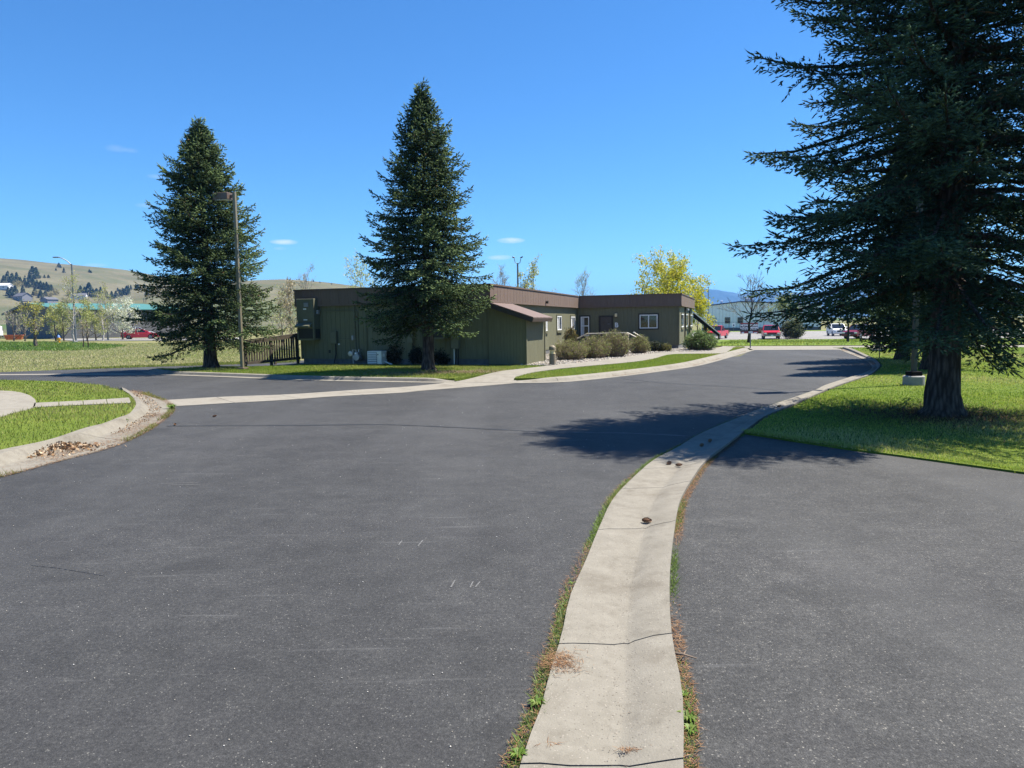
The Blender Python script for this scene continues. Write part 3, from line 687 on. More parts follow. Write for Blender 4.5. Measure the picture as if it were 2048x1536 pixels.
# window and door openings
def win_on_front(x0, x1, y0, y1, v):
    (u0, za), (u1, zb) = on_front(x0, y0, v), on_front(x1, y1, v); return u0, u1, min(za, zb), max(za, zb)
def win_on_side(x0, x1, y0, y1, u):
    va, za = on_side(x0, y0, u); vb_, zb = on_side(x1, y1, u); v2, zz = on_side(x0, y1, u); return va, vb_, zz, za
W_BIG = win_on_front(1279.3, 1315.2, 629.5, 656.5, vw); W_SLIT = win_on_front(1161.5, 1178.5, 633.5, 672, vw); DOOR = win_on_front(1199, 1225, 632.5, 660, vw)
DOOR = (DOOR[0], DOOR[1], .52, DOOR[3])
W_SIDE = [win_on_side(1113.5, 1122.5, 632, 660.5, xr), win_on_side(1141, 1149.5, 633, 658.5, xr), win_on_side(1090.5, 1094, 634, 662, xr)]
W_END = [win_on_side(1362.3, 1366.7, 627.5, 654.5, xw), win_on_side(1371.5, 1375.5, 628.5, 653.5, xw), win_on_side(1380.3, 1384, 629.5, 652.5, xw)]
wall(bld, 'siding_panel', (xl, vf), (xr, vf), Z0, FB + .1, M['siding_green'])
side_holes = [(w[0] - vf, w[1] - vf, w[2], w[3]) for w in W_SIDE]
wall(bld, 'siding_panel', (xr, vf), (xr, vw), Z0, FB + .1, M['siding_green'], holes=side_holes)
front_holes = [(w[0] - xr, w[1] - xr, w[2], w[3]) for w in (W_BIG, W_SLIT, DOOR)]
wall(bld, 'siding_panel', (xr, vw), (xw, vw), Z0, FB + .1, M['siding_green'], holes=front_holes)
end_holes = [(w[0] - vw, w[1] - vw, w[2], w[3]) for w in W_END]
wall(bld, 'siding_panel', (xw, vw), (xw, vb), Z0, FB + .1, M['siding_green'], holes=end_holes)
wall(bld, 'siding_panel', (xw, vb), (xl, vb), Z0, FB + .1, M['siding_green']); wall(bld, 'siding_panel', (xl, vb), (xl, vf), Z0, FB + .1, M['siding_green'])
# dark inner walls behind the openings, foundation, roof
MB().box(xl + .1, xr - .3, vf + .2, vb - .2, .2, FB + .2).build('inner_core', M['ac_dark'], bld)
MB().box(xr - .28, xw - .3, vw + .3, vb - .2, .2, FB + .2).build('inner_core', M['ac_dark'], bld)
MB().box(xl + .06, xr - .02, vf + .05, vb - .05, -.1, Z0).box(xr - .02, xw - .03, vw + .05, vb - .06, -.1, Z0 - .002).build('foundation', M['foundation'], bld)
MB().box(UL + .04, -.04, .04, vb + .1, FB + .02, FT - .12).box(-.0399, WU - .04, WV + .04, vb + .1, FB + .021, FT - .121).build('roof', M['membrane'], bld)
# fascia: boarded panels with trim top and bottom
def fascia(p0, p1, spacing, pw):
    wall(bld, 'fascia_panel', p0, p1, FB + .055, FT - .05, M['fascia_brown'], spacing, pw)
    p0, p1 = np.array(p0, float), np.array(p1, float); d = (p1 - p0) / np.linalg.norm(p1 - p0); nrm = np.array([d[1], -d[0]])
    for z0, z1, o, nm in ((FB, FB + .06, .012, 'fascia_trim'), (FT - .055, FT, .03, 'parapet_cap')):
        a = p0 + nrm * (o - .04) - d * o; b = p1 + nrm * (o - .04) + d * (o - .005)
        MB().bar((a[0], a[1], (z0 + z1) / 2), (b[0], b[1], (z0 + z1) / 2), .08, z1 - z0).build(nm, M['trim_brown'] if nm == 'parapet_cap' else M['fascia_brown'], bld)
fascia((UL, 0), (0, 0), .41, 1.22); fascia((0, 0), (0, WV), .205, 1.22); fascia((0, WV), (WU, WV), .41, 1.22); fascia((WU, WV), (WU, WV + 10.83), .41, 1.22)
fascia((UL, WV + 10.83), (UL, 0), .41, 1.22)
MB().box(UL + .03, -.03, .03, .16, FB + .002, FB + .04).box(-.16, -.03, .16, WV + .03, FB + .0025, FB + .04).box(-.03, WU - .03, WV + .03, WV + .2, FB + .003, FB + .04).box(WU - .16, WU - .03, WV + .2, vb + .1, FB + .0035, FB + .04).build('soffit', M['trim_brown'], bld)
# corner boards and seams
def vert_board(u, v, w, d, z0=Z0, z1=FB, mat='trim_green', name='corner_board'):
    MB().box(u - w / 2, u + w / 2, v - d / 2, v + d / 2, z0 - .01, z1 + .02).build(name, M[mat], bld)
vert_board(xl + .04, vf - .012, .09, .03); vert_board(xr - .035, vf - .014, .06, .02); vert_board(xw - .035, vw - .012, .1, .03); vert_board(xw + .012, vw + .045, .03, .1)
vert_board(xr + .03, vw - .03, .05, .05)
for px in (733, 845): vert_board(on_front(px, 660, vf)[0], vf - .012, .06, .03, name='batten')
# windows
def window(parent, a, b, z0, z1, face, at_, trim, mull=True, curtain=False, slide=True, sill=True):
    """face 'f': on plane v=at_ looking -v, along u; face 's': on plane u=at_ looking +u, along v"""
    root = bpy.data.objects.new('window', None); link(root, parent)
    if face == 'f': root.location = (a, at_, z0)
    else: root.location = (at_, a, z0); root.rotation_euler = (0, 0, math.pi / 2)
    w, h = b - a, z1 - z0; fr = .05
    MB().box(-.07, w + .07, -.035, -.002, -.07, -.005).box(-.07, w + .07, -.035, -.002, h + .005, h + .07).box(-.07, -.005, -.034, -.002, -.006, h + .006).box(w + .005, w + .07, -.034, -.002, -.006, h + .006).build('trim', M[trim], root)
    f = MB().box(0, w, -.03, .05, 0, fr).box(0, w, -.03, .05, h - fr, h).box(0, fr, -.029, .05, fr, h - fr).box(w - fr, w, -.029, .05, fr, h - fr)
    if mull == 'h': f.box(fr, w - fr, -.028, .05, h * .5, h * .5 + fr)
    elif mull: f.box(w / 2 - fr / 2, w / 2 + fr / 2, -.028, .05, fr, h - fr)
    f.build('frame', M['white_vinyl'], root)
    halves = [(fr, w / 2 - fr / 2), (w / 2 + fr / 2, w - fr)] if mull is True else [(fr, w - fr)]
    for x0, x1 in halves: MB().box(x0, x1, .012, .02, fr, h - fr).build('pane', M['pane_dark'], root)
    if curtain: MB().box(fr, fr + (w - 2 * fr) * .38, .004, .010, fr + .02, h - fr - .01).build('curtain', M['curtain'], root)
    if sill: MB().box(-.08, w + .08, -.06, -.002, -.13, -.075).build('sill', M[trim], root)
    return root
window(bld, W_BIG[0], W_BIG[1], W_BIG[2], W_BIG[3], 'f', vw, 'trim_dark', sill=False)
window(bld, W_SLIT[0], W_SLIT[1], W_SLIT[2], W_SLIT[3], 'f', vw, 'trim_dark', 'h', True, sill=False)
for w in W_SIDE: window(bld, w[0], w[1], w[2], w[3], 's', xr, 'trim_green', True, True)
for w in W_END: window(bld, w[0], w[1], w[2], w[3], 's', xw, 'trim_green', False, False)
# the door on the deck
d0, d1, dz0, dz1 = DOOR
dr = bpy.data.objects.new('door', None); link(dr, bld); dr.location = (d0, vw, dz0); dw, dh = d1 - d0, dz1 - dz0
MB().box(.05, dw - .05, -.012, .03, 0, dh - .05).build('leaf', M['door_brown'], dr, bevel=.004)
MB().box(-.04, .05, -.03, .04, 0, dh + .03).box(dw - .05, dw + .04, -.03, .04, 0, dh + .03).box(.05, dw - .05, -.029, .04, dh - .05, dh + .03).build('frame', M['trim_dark'], dr)
MB().box(.2, dw - .2, -.018, -.013, dh * .62, dh * .84).build('notice_panel', M['door_brown'], dr, bevel=.003)
MB().tube([(dw - .13, -.012, .95), (dw - .13, -.055, .95), (dw - .26, -.055, .95)], .016, 8).build('handle', M['chrome'], dr)
# lamp and letter beside the door
lu, lz = on_front(1232.5, 630, vw)
lp = bpy.data.objects.new('wall_light', None); link(lp, bld); lp.location = (lu, vw, lz)
MB().box(-.09, .09, -.06, -.0, -.14, .12).build('housing', M['bronze_head'], lp, bevel=.01); MB().box(-.07, .07, -.12, -.061, -.1, .09).build('lens', M['lamp_amber'], lp, bevel=.02)
def text_mesh(name, body, size, mat, bold=.0, ext=.004):
    cu = bpy.data.curves.new(name, 'FONT'); cu.body = body; cu.size = size; cu.align_x = 'CENTER'; cu.align_y = 'CENTER'; cu.extrude = ext; cu.offset = bold
    ob = bpy.data.objects.new(name, cu); COL.objects.link(ob); dg = bpy.context.evaluated_depsgraph_get()
    me = bpy.data.meshes.new_from_object(ob.evaluated_get(dg)); bpy.data.objects.remove(ob); me.materials.clear(); me.materials.append(mat); me.name = name; return me
bu, bz = on_front(1233, 650.5, vw)
child('letter', text_mesh('letter', 'B', .36, M['sign_white'], .012), bld, (bu, vw - .012, bz), (math.pi / 2, 0, 0))
# downspouts and lights on the end wall
for px in (1369, 1378.5):
    v_, _ = on_side(px, 640, xw); MB().box(xw + .002, xw + .07, v_ - .04, v_ + .04, .3, FB + .05).build('downspout', M['trim_dark'], bld)
v_, z_ = on_side(1371, 618.5, xw)
MB().box(xw + .002, xw + .06, v_ - .16, v_ + .16, z_ - .06, z_ + .04).build('flood_light_bar', M['black_metal'], bld)
MB().box(xw + .05, xw + .2, v_ - .34, v_ - .12, z_ - .1, z_ + .02).build('flood_light_head', M['grey_metal'], bld, bevel=.02)
MB().box(xw + .05, xw + .2, v_ + .12, v_ + .34, z_ - .1, z_ + .02).build('flood_light_head', M['grey_metal'], bld, bevel=.02)
v_, z_ = on_side(1091.5, 603, 0.0)
MB().lathe([(.06, 0), (.075, .05), (.07, .12)], (.01, v_, z_ - .03), 10, 'x').build('fascia_vent', M['trim_dark'], bld)
# lean-to store on the right wall
su = on_front(1052.5, 700, vf)[0]; sv = on_side(1089.5, 690, su)[0]
lean = bpy.data.objects.new('lean_to', None); link(lean, bld)
rz_top = FB - .02; rv0 = vf - .25; eu, ez2 = on_front(1066, 635, rv0); ez = rz_top - (rz_top - ez2) * su / eu; rv1 = on_side(1104, 636, eu)[0]
def shed_panel(x0, x1):
    za, zb = rz_top - (rz_top - ez) * x0 / su - .02, rz_top - (rz_top - ez) * x1 / su - .02
    n = 6; mb = MB()
    for i in range(n):
        a, b = x0 + (x1 - x0) * i / n, x0 + (x1 - x0) * (i + 1) / n; ha, hb = za + (zb - za) * i / n, za + (zb - za) * (i + 1) / n
        mb.add([(a + .006, 0, 0), (b - .006, 0, 0), (b - .006, .03, 0), (a + .006, .03, 0), (a + .006, 0, ha - .1), (b - .006, 0, hb - .1), (b - .006, .03, hb - .1), (a + .006, .03, ha - .1)],
               [(0, 3, 2, 1), (4, 5, 6, 7), (0, 1, 5, 4), (1, 2, 6, 5), (2, 3, 7, 6), (3, 0, 4, 7)])
    mb.box(x0, x1, .012, .028, 0, min(za, zb) - .1)
    mb.build('siding_panel', M['siding_green'], lean, (0, vf - .01, .1))
nn = 2
for i in range(nn): shed_panel(-.135 + (su + .135) * i / nn, -.135 + (su + .135) * (i + 1) / nn)
n = max(1, round((sv - vf) / 1.22))
wall(lean, 'siding_panel', (su, vf - .0), (su, sv), .1, ez - .01, M['siding_green'], .12, (sv - vf) / n)
wall(lean, 'siding_panel', (su, sv), (.01, sv), .1, ez - .01, M['siding_green'])
MB().box(su - .05, su + .012, vf - .035, vf - .012, .09, ez - .04).build('corner_board', M['trim_green'], lean); MB().box(su + .004, su + .03, vf - .035, vf + .06, .091, ez - .04).build('corner_board', M['siding_green'], lean)
MB().box(su + .004, su + .028, sv - .06, sv + .02, .092, ez - .04).build('corner_board', M['trim_green'], lean)
sl = math.atan2(rz_top - ez2, eu); rl = math.hypot(eu, rz_top - ez2)
rf_ = bpy.data.objects.new('roof', None); link(rf_, lean); rf_.location = (0.005, rv0, rz_top); rf_.rotation_euler = (0, sl, 0)
nr = 14; mb = MB(); wv = rv1 - rv0; V = []; F = []
for i in range(nr * 4 + 1):
    y = wv * i / (nr * 4); zz = (.018 if i % 4 in (0,) else 0.0)
    V += [(0, y, zz), (rl, y, zz), (0, y, zz - .012), (rl, y, zz - .012)]
for i in range(nr * 4):
    a = 4 * i; F += [(a, a + 1, a + 5, a + 4), (a + 2, a + 6, a + 7, a + 3), (a + 1, a + 3, a + 7, a + 5)]
mb.add(V, F).build('metal_sheet', M['roof_brown'], rf_)
MB().box(.0, rl + .02, -.03, .008, -.17, -.006).build('barge_board', M['trim_dark'], rf_); MB().box(.02, rl + .02, wv - .008, wv + .03, -.17, -.006).build('barge_board', M['trim_dark'], rf_)
MB().box(rl - .012, rl + .022, .012, wv - .012, -.15, -.016).build('eave_board', M['trim_brown'], rf_)
for k in range(5): MB().box(.05, rl - .02, .15 + k * (wv - .35) / 4, .2 + k * (wv - .35) / 4, -.14, -.02).build('rafter', M['trim_dark'], rf_)
# pipes on the front
def pipe(pts, r, mat='pipe_green', name='pipe'):
    MB().tube([(u, vf - o, z) for u, z, o in pts], r, 8).build(name, M[mat], bld)
F_ = lambda px, py: on_front(px, py, vf)
u1, _ = F_(710.5, 660); pipe([(u1, FB + .02, .04), (u1, F_(711, 704)[1], .04)], .035)
u2, _ = F_(716.5, 660); zt = F_(716, 621)[1]
pipe([(F_(650, 621)[0], zt, .03), (u2 - .05, zt, .03), (u2, zt - .06, .03), (u2, F_(717, 703)[1], .03)], .017)
zt = F_(690, 678)[1]; pipe([(F_(676, 678)[0], zt, .03), (F_(706, 678)[0], zt, .03)], .012)

# air conditioner units hung on the front wall
def wall_ac(px0, px1, pyt, pyb, label):
    u0, z1 = F_(px0, pyt); u1, z0 = F_(px1, pyb); p = bpt(u0, vf - .002, z0)
    r = empty('wall_air_conditioner', p, -PHI, label, 'air conditioner', 'wall-hung air conditioners'); w, h, d = u1 - u0, z1 - z0, .42
    MB().box(0, w, -d, 0, 0, h).build('cabinet', M['ac_green'], r, bevel=.008)
    MB().box(w * .02, w * .95, -d - .012, -d - .001, h * .44, h * .985).build('front_panel', M['ac_green'], r, bevel=.004)
    MB().box(w * .08, w * .93, -d - .014, -d - .002, h * .03, h * .27).build('intake_grille', M['ac_dark'], r)
    for k in range(9): MB().box(w * .1, w * .91, -d - .022, -d - .015, h * (.045 + k * .0245), h * (.055 + k * .0245)).build('louvre', M['louvre_dark'], r)
    MB().box(w * .02, w * .08, -d - .03, -d - .0145, 0, h * .29).box(w * .93, w * .99, -d - .03, -d - .0145, 0, h * .29).box(w * .02, w * .99, -d - .03, -d - .0146, -.02, h * .028).build('grille_frame', M['ac_green'], r)
    v = [(w * .06, -d - .012, h * .42), (w * .9, -d - .012, h * .42), (w * .9, -d - .26, h * .345), (w * .06, -d - .26, h * .345), (w * .06, -d - .012, h * .30), (w * .9, -d - .012, h * .30), (w * .9, -d - .26, h * .305), (w * .06, -d - .26, h * .305)]
    MB().add(v, [(0, 3, 2, 1), (3, 7, 6, 2), (0, 4, 7, 3), (1, 2, 6, 5), (4, 5, 6, 7), (0, 1, 5, 4)]).build('rain_hood', M['ac_green'], r)
    MB().box(w * .46, w * .72, -d - .05, -d - .0125, h * .80, h * .90).build('access_cover', M['grey_metal'], r, bevel=.006)
    MB().box(w * .40, w * .58, -d - .016, -d - .0125, h * .735, h * .765).build('sticker', M['sign_white'], r)
    MB().box(w * .40, w * .62, -d - .016, -d - .0125, h * .475, h * .50).build('sticker', M['sign_white'], r)
    MB().box(w + .002, w + .09, -d * .62, -d * .3, h * .62, h * .72).build('disconnect_switch', M['grey_metal'], r, bevel=.008)
    MB().box(w + .002, w + .008, -d * .85, -d * .1, h * .04, h * .26).build('side_grille', M['ac_dark'], r)
    return r
wall_ac(604.8, 641.5, 598.5, 679, 'olive wall-hung air conditioner under the fascia at the building corner by the wooden railing')
wall_ac(861, 898.5, 598.5, 676.5, 'olive wall-hung air conditioner behind the trunk of the spruce before the facade')
def cabinet(px0, px1, pyt, pyb, d, label, tails=()):
    u0, z1 = F_(px0, pyt); u1, z0 = F_(px1, pyb); p = bpt(u0, vf - .002, z0)
    r = empty('electrical_cabinet', p, -PHI, label, 'electrical cabinet', 'electrical cabinets on the facade'); w, h = u1 - u0, z1 - z0
    MB().box(0, w, -d, 0, 0, h).build('box', M['ac_green'], r, bevel=.006); MB().box(.012, w - .012, -d - .008, -d - .001, .012, h - .012).build('cover', M['ac_green'], r, bevel=.003)
    for x, bend, m_ in tails: MB().tube([(w * x, -d * .5, 0), (w * x, -d * .5, -z0 * .45), (w * x + bend, -d * .5, -z0 + .1)], .022, 8).build('conduit', M[m_], r)
    return r
cabinet(664.5, 676.5, 662.5, 687, .16, 'flat olive electrical cabinet beside the corner air conditioner, with one black conduit', [(.72, -.1, 'black_rubber')])
cabinet(816, 828.5, 648, 686, .14, 'tall olive electrical cabinet above the dark foundation shrubs', [(.9, .0, 'black_rubber')])
cabinet(904.5, 921, 640, 697, .2, 'large olive electrical cabinet near the lean-to with three conduits below', [(.3, 0, 'white_metal'), (.55, -.06, 'black_rubber'), (.85, -.02, 'black_rubber')])
u0, z1 = F_(705, 671); u1, z0 = F_(709.5, 680.5)
MB().box(u0, u1, vf - .1, vf - .002, z0, z1).build('junction_box', M['grey_metal'], bld, bevel=.01)
MB().box(F_(658, 700)[0], F_(661, 700)[0], vf - .03, vf - .002, F_(660, 706)[1], F_(660, 700)[1]).build('socket_cover', M['black_metal'], bld)
u0, z0 = F_(679, 688.5); MB().lathe([(.0, 0), (.035, .01), (.03, .05)], (u0, vf - .06, z0), 8, 'y').build('cable_cap', M['white_metal'], bld)
# gas meter
gu, gzz = F_(722, 722); r = empty('gas_meter', bpt(gu, vf - .25, gzz), -PHI, 'grey gas meter with regulator piped to the facade beside the white outdoor unit', 'gas meter')
MB().lathe([(.02, -.13), (.13, -.12), (.15, -.05), (.15, .05), (.13, .12), (.02, .13)], (0, 0, .16), 14, 'y').build('meter_body', M['grey_metal'], r, smooth=True)
MB().box(-.08, .08, -.1, .1, .26, .36).build('index_head', M['grey_metal'], r, bevel=.015); MB().box(-.07, .01, -.108, -.101, .28, .34).build('dial', M['sign_white'], r)
MB().tube([(-.06, 0, .36), (-.06, 0, .44), (-.2, 0, .46), (-.2, 0, -gzz + .1)], .02, 8).tube([(.06, 0, .36), (.06, 0, .46), (.06, .22, .46)], .02, 8).build('pipework', M['galvanised'], r)
MB().lathe([(.02, -.06), (.1, -.045), (.11, 0), (.1, .04), (.03, .08)], (-.3, 0, .3), 12, 'y').tube([(-.3, 0, .3), (-.2, 0, .3)], .03, 8).build('regulator', M['galvanised'], r, smooth=True)
# white louvred outdoor unit
p = g(735, 729.5, .1); r = empty('heat_pump', p, -PHI - .04, 'white louvred outdoor heat pump unit standing on the ground before the facade', 'heat pump')
w, d, h = .62, .42, .52
MB().box(0, w, 0, d, .02, h).build('cabinet', M['white_metal'], r, bevel=.012)
MB().box(.03, w * .68, -.008, -.001, .05, h - .04).build('grille_recess', M['louvre_dark'], r)
for k in range(6):
    z = .07 + k * .07; MB().add([(.035, -.035, z), (w * .675, -.035, z), (w * .675, -.009, z + .045), (.035, -.009, z + .045), (.035, -.04, z - .004), (w * .675, -.04, z - .004), (w * .675, -.009, z + .035), (.035, -.009, z + .035)],
        [(0, 1, 2, 3), (5, 4, 7, 6), (0, 4, 5, 1), (1, 5, 6, 2), (3, 7, 4, 0), (2, 6, 7, 3)]).build('louvre', M['white_metal'], r)
MB().box(w * .72, w * .97, -.012, -.001, .04, h - .03).build('side_panel', M['white_metal'], r, bevel=.004); MB().box(w * .74, w * .8, -.02, -.0125, h * .72, h * .8).build('badge', M['louvre_dark'], r)
MB().box(w + .001, w + .05, d * .3, d * .55, h * .55, h * .8).build('valve_cover', M['white_metal'], r, bevel=.008)
MB().box(.05, .12, .05, d - .05, -.02, .02).box(w - .12, w - .05, .05, d - .05, -.02, .02).build('feet', M['grey_metal'], r)
MB().tube([(w, d * .5, .12), (w + .16, d * .5, .06), (w + .3, d * .5 + .05, .0)], .03, 8).build('line_set', M['white_metal'], r)

# wooden railing by the corner
p0, p1 = g(489, 736, 0), g(598, 728.5, 0); L = np.linalg.norm(p1 - p0); ang = math.atan2(p1[1] - p0[1], p1[0] - p0[0])
r = empty('wooden_railing', (p0[0], p0[1], 0), ang, 'weathered dark wooden railing with upright balusters left of the office corner', 'railing')
zl, zr, bl, br = 1.02, 1.25, .18, .27                 # rail heights at both ends
for x in (.05, L * .48, L - .05):
    f = x / L; MB().box(x - .045, x + .045, -.045, .045, 0, zl + (zr - zl) * f).build('post', M['wood_rail'], r)
MB().box(L * .8, L * .8 + .08, .9, .98, 0, .3).build('post', M['wood_rail'], r)
MB().bar((-.06, 0, zl + .05), (L + .06, 0, zr + .05), .14, .04).build('cap_rail', M['wood_rail'], r)
MB().bar((0, -.05, zl - .04), (L, -.05, zr - .04), .035, .13).build('top_rail', M['wood_rail'], r); MB().bar((-.03, -.05, bl), (L + .05, -.05, br), .04, .11).build('bottom_rail', M['wood_rail'], r)
nb = 21
for k in range(nb):
    x = .12 + (L - .24) * k / (nb - 1); f = x / L; MB().box(x - .03, x + .03, -.028, .012, bl + (br - bl) * f - .05, zl + (zr - zl) * f + .0).build('baluster', M['wood_rail'], r)

# entrance deck and its handrails
dk = empty('entrance_deck', bpt(0, 0, 0), -PHI, 'low entrance deck below the brown door of the wing', 'deck')
MB().box(.15, 3.9, vw - 1.5, vw - .03, .38, .5).build('deck_floor', M['wood_rail'], dk); MB().box(.2, 3.85, vw - 1.46, vw - .05, .0, .379).build('skirt', M['trim_dark'], dk)
hr = empty('metal_handrail', bpt(0, 0, 0), -PHI, 'tan metal handrail sloping down both sides of the entrance deck', 'handrail')
vv = vw - 1.45
def hp(px, py, v=vv): u, z = on_front(px, py, v); return (u, v, z)
a, b, c, d_ = hp(1148, 680), hp(1174, 667.5), hp(1255, 665.5), hp(1287, 682)
MB().tube([a, b, c, d_, (d_[0], vv, d_[2] - .15)], .03, 8).build('top_rail', M['rail_metal'], hr); 
MB().tube([(b[0] - .1, vv, b[2] - .45), (b[0] - .6, vv, b[2] - .62)], .018, 8).build('lower_rail', M['rail_metal'], hr)
e_, f_ = hp(1268, 665, vv - .9), hp(1295, 681, vv - .9)
MB().tube([(e_[0], e_[1], e_[2]), f_, (f_[0] + .02, f_[1], .1)], .022, 8).build('second_rail', M['rail_metal'], hr)
for q in (a, b, ((b[0] + c[0]) / 2, vv, (b[2] + c[2]) / 2), c, d_): MB().tube([(q[0], q[1], .1), (q[0], q[1], q[2])], .02, 8).build('post', M['rail_metal'], hr)
MB().lathe([(.0, 0), (.05, .01), (.05, .05), (0, .06)], (e_[0], e_[1], e_[2] - .03), 8).build('end_cap', M['white_metal'], hr)

# dark sloping canopy at the far end of the wing
pA, pB_ = at(1387, 626, 44.5), at(1439, 669, 46.5)
cn = empty('sloping_canopy', (pA[0], pA[1], 0), 0, 'dark sloping metal canopy leaning from the end wall of the wing', 'canopy')
dvec = np.array([pB_[0] - pA[0], pB_[1] - pA[1], pB_[2] - pA[2]]); qv = np.array([QX[0], QX[1], 0]) * 1.7
V = [np.array([0, 0, pA[2]]), dvec + [0, 0, pA[2]]]; V += [V[0] + qv, V[1] + qv]; nrm = np.cross(dvec, qv); nrm = nrm / np.linalg.norm(nrm) * .02
V8 = [v + nrm for v in V] + [v - nrm for v in V]
FQ = [(0, 1, 3, 2), (4, 6, 7, 5), (0, 4, 5, 1), (1, 5, 7, 3), (3, 7, 6, 2), (2, 6, 4, 0)]
MB().add(V8, FQ).build('top_sheet', M['matte_black'], cn); MB().bar(V[0] + nrm * 1.6 - qv * .01, V[1] + nrm * 1.6 - qv * .01, .05, .05).build('edge_trim', M['galvanised'], cn)
dn = np.array([0, 0, -.26]); MB().add([v - nrm * 1.2 for v in V] + [v - nrm * 1.2 + dn * (1 if i % 2 == 0 else .5) for i, v in enumerate(V)], FQ).build('underside_frame', M['matte_black'], cn)
for f in (.42,):
    q = V[0] + dvec * f + qv * .5; MB().box(q[0] - .09, q[0] + .09, q[1] - .09, q[1] + .09, .0, q[2] - .15).build('post', M['black_metal'], cn)

# ------------------------------------------------------------------ lamps, bollards, mailbox and other street furniture
def shoebox_lamp(base, H, label, rot, plinth=None, w=.105):
    r = empty('lamp_post', base, rot, label, 'lamp post', 'square lamp posts with box heads'); z0 = 0
    if plinth:
        MB().lathe([(plinth[0], -.05), (plinth[0], plinth[1] - .02), (plinth[0] - .02, plinth[1])], (0, 0, 0), 24).build('concrete_plinth', M['concrete_grey'], r, smooth=True); z0 = plinth[1]
    s = .13 if plinth else .15; MB().box(-s, s, -s, s, z0, z0 + (.1 if plinth else .05)).build('base_cover', M['matte_black' if plinth else 'bronze_head'], r, bevel=.006)  # lamp on a plinth: tree shade is put into cover and pole colours
    MB().box(-w / 2, w / 2, -w / 2, w / 2, z0 + .04, H).build('pole', M['pole_shaded' if plinth else 'bronze_pole'], r, bevel=.006)
    MB().box(-.18, -w / 2, -.04, .04, H - .2, H - .1).build('arm', M['bronze_head'], r)
    hd = MB().box(-.75, -.16, -.2, .2, H - .26, H - .02).build('lamp_head', M['bronze_head'], r, bevel=.012); MB().box(-.70, -.21, -.16, .16, -.008, .001).build('lens', M['lens_clear'], hd, (0, 0, H - .263))
    return r
lb = g(485, 738, .1); lampH = at(470.5, 384, lb[1])[2] - .1
shoebox_lamp(lb, lampH, 'slim brown lamp post with box head standing before the left spruce', -.25)
pb = g(1827, 768, .05); shoebox_lamp((pb[0], pb[1], .05), 6.4, 'brown lamp post on round concrete plinth under the big spruce', .1, (.235, .2), .10)
def bollard(px, py, H, label, rot):
    p = g(px, py, .1); r = empty('bollard_light', p, rot, label, 'bollard light', 'bollard lights along the walkway')
    MB().lathe([(.115, 0), (.115, H - .3)], (0, 0, 0), 18).build('column', M['bollard_tan'], r, smooth=True); MB().lathe([(.12, H - .2995), (.12, H - .29), (.095, H - .285), (.095, H - .19), (.12, H - .185), (.12, H - .17)], (0, 0, 0), 18).build('lens', M['bollard_lens'], r, smooth=True)
    MB().lathe([(.122, H - .1695), (.122, H - .1), (.11, H - .05), (.07, H - .012), (.0, H)], (0, 0, 0), 18).build('cap', M['bollard_tan'], r, smooth=True)
    return r
bollard(1105, 729.5, .70 * 1.0, 'tan bollard light at the corner of the lean-to beside the walkway', 0)
bollard(1253, 708, .98, 'tan bollard light between the shrubs near the entrance handrail', 0)
# mailbox on a slim post and a meter pedestal behind it
p = g(1758.5, 716, .05); r = empty('mailbox', p, .25, 'black mailbox on a slim post near the kerb', 'mailbox')
MB().tube([(0, 0, 0), (.02, 0, .62)], .018, 8).build('post', M['black_metal'], r)
mb = MB(); prof = [(-.12, .62), (.12, .62), (.12, .78), (.07, .84), (-.07, .84), (-.12, .78)]; V = [(-.26, y, z) for y, z in prof] + [(.32, y, z) for y, z in prof]
mb.add(V, [(0, 1, 2, 3, 4, 5)[::-1], (6, 7, 8, 9, 10, 11)] + [(i, (i + 1) % 6, 6 + (i + 1) % 6, 6 + i) for i in range(6)]).build('box', M['black_metal'], r); MB().box(-.285, -.262, -.13, .13, .61, .85).build('lid', M['black_metal'], r); MB().box(-.1, -.06, -.14, -.121, .76, .96).build('flag', M['black_metal'], r)
p = g(1755.5, 700.5, .05); r = empty('utility_pedestal', p, .1, 'black utility pedestal on a small concrete pad behind the mailbox', 'utility pedestal')
MB().box(-.25, .25, -.25, .25, -.03, .06).build('pad', M['concrete_grey'], r); MB().box(-.07, .07, -.07, .07, .06, .9).build('post', M['black_metal'], r); MB().box(-.13, .13, -.12, .12, .9, 1.25).build('head', M['black_metal'], r, bevel=.02)
p = g(1500.5, 696, .1); r = empty('marker_post', p, 0, 'slim green marker post with small pale cap at the kerb end', 'marker post')
MB().tube([(0, 0, 0), (0, 0, .78)], .03, 8).build('post', M['pole_grey'], r); MB().box(-.1, .1, -.02, .02, .78, .88).build('plate', M['sign_white'], r)
# street light on the left
p = hit(152, 685); ph = at(143.2, 528, p[1]); tip = at(112, 514.5, p[1] - .5)
r = empty('street_light', p, 0, 'tall grey street light with curved arm beyond the dry field', 'street light')
H = ph[2] - p[2]; MB().tube([(0, 0, -.1), (ph[0] - p[0], 0, H)], [.13, .085], 10).build('pole', M['pole_grey'], r); MB().lathe([(.2, 0), (.2, .12), (.15, .2)], (0, 0, 0), 10).build('base', M['pole_grey'], r)
ax = tip[0] - p[0]; az = tip[2] - p[2]; hx = ph[0] - p[0]
MB().tube([(hx, 0, H - .15), (hx + (ax - hx) * .3, -.1, H + (az - H) * .45), (hx + (ax - hx) * .6, -.25, H + (az - H) * .85), (hx + (ax - hx) * .85, -.4, az)], [.06, .055, .05, .045], 8).build('arm', M['pole_grey'], r)
MB().box(ax - .35, ax + .35, -.6, -.3, az - .06, az + .06).build('lamp_head', M['pole_grey'], r, bevel=.03)
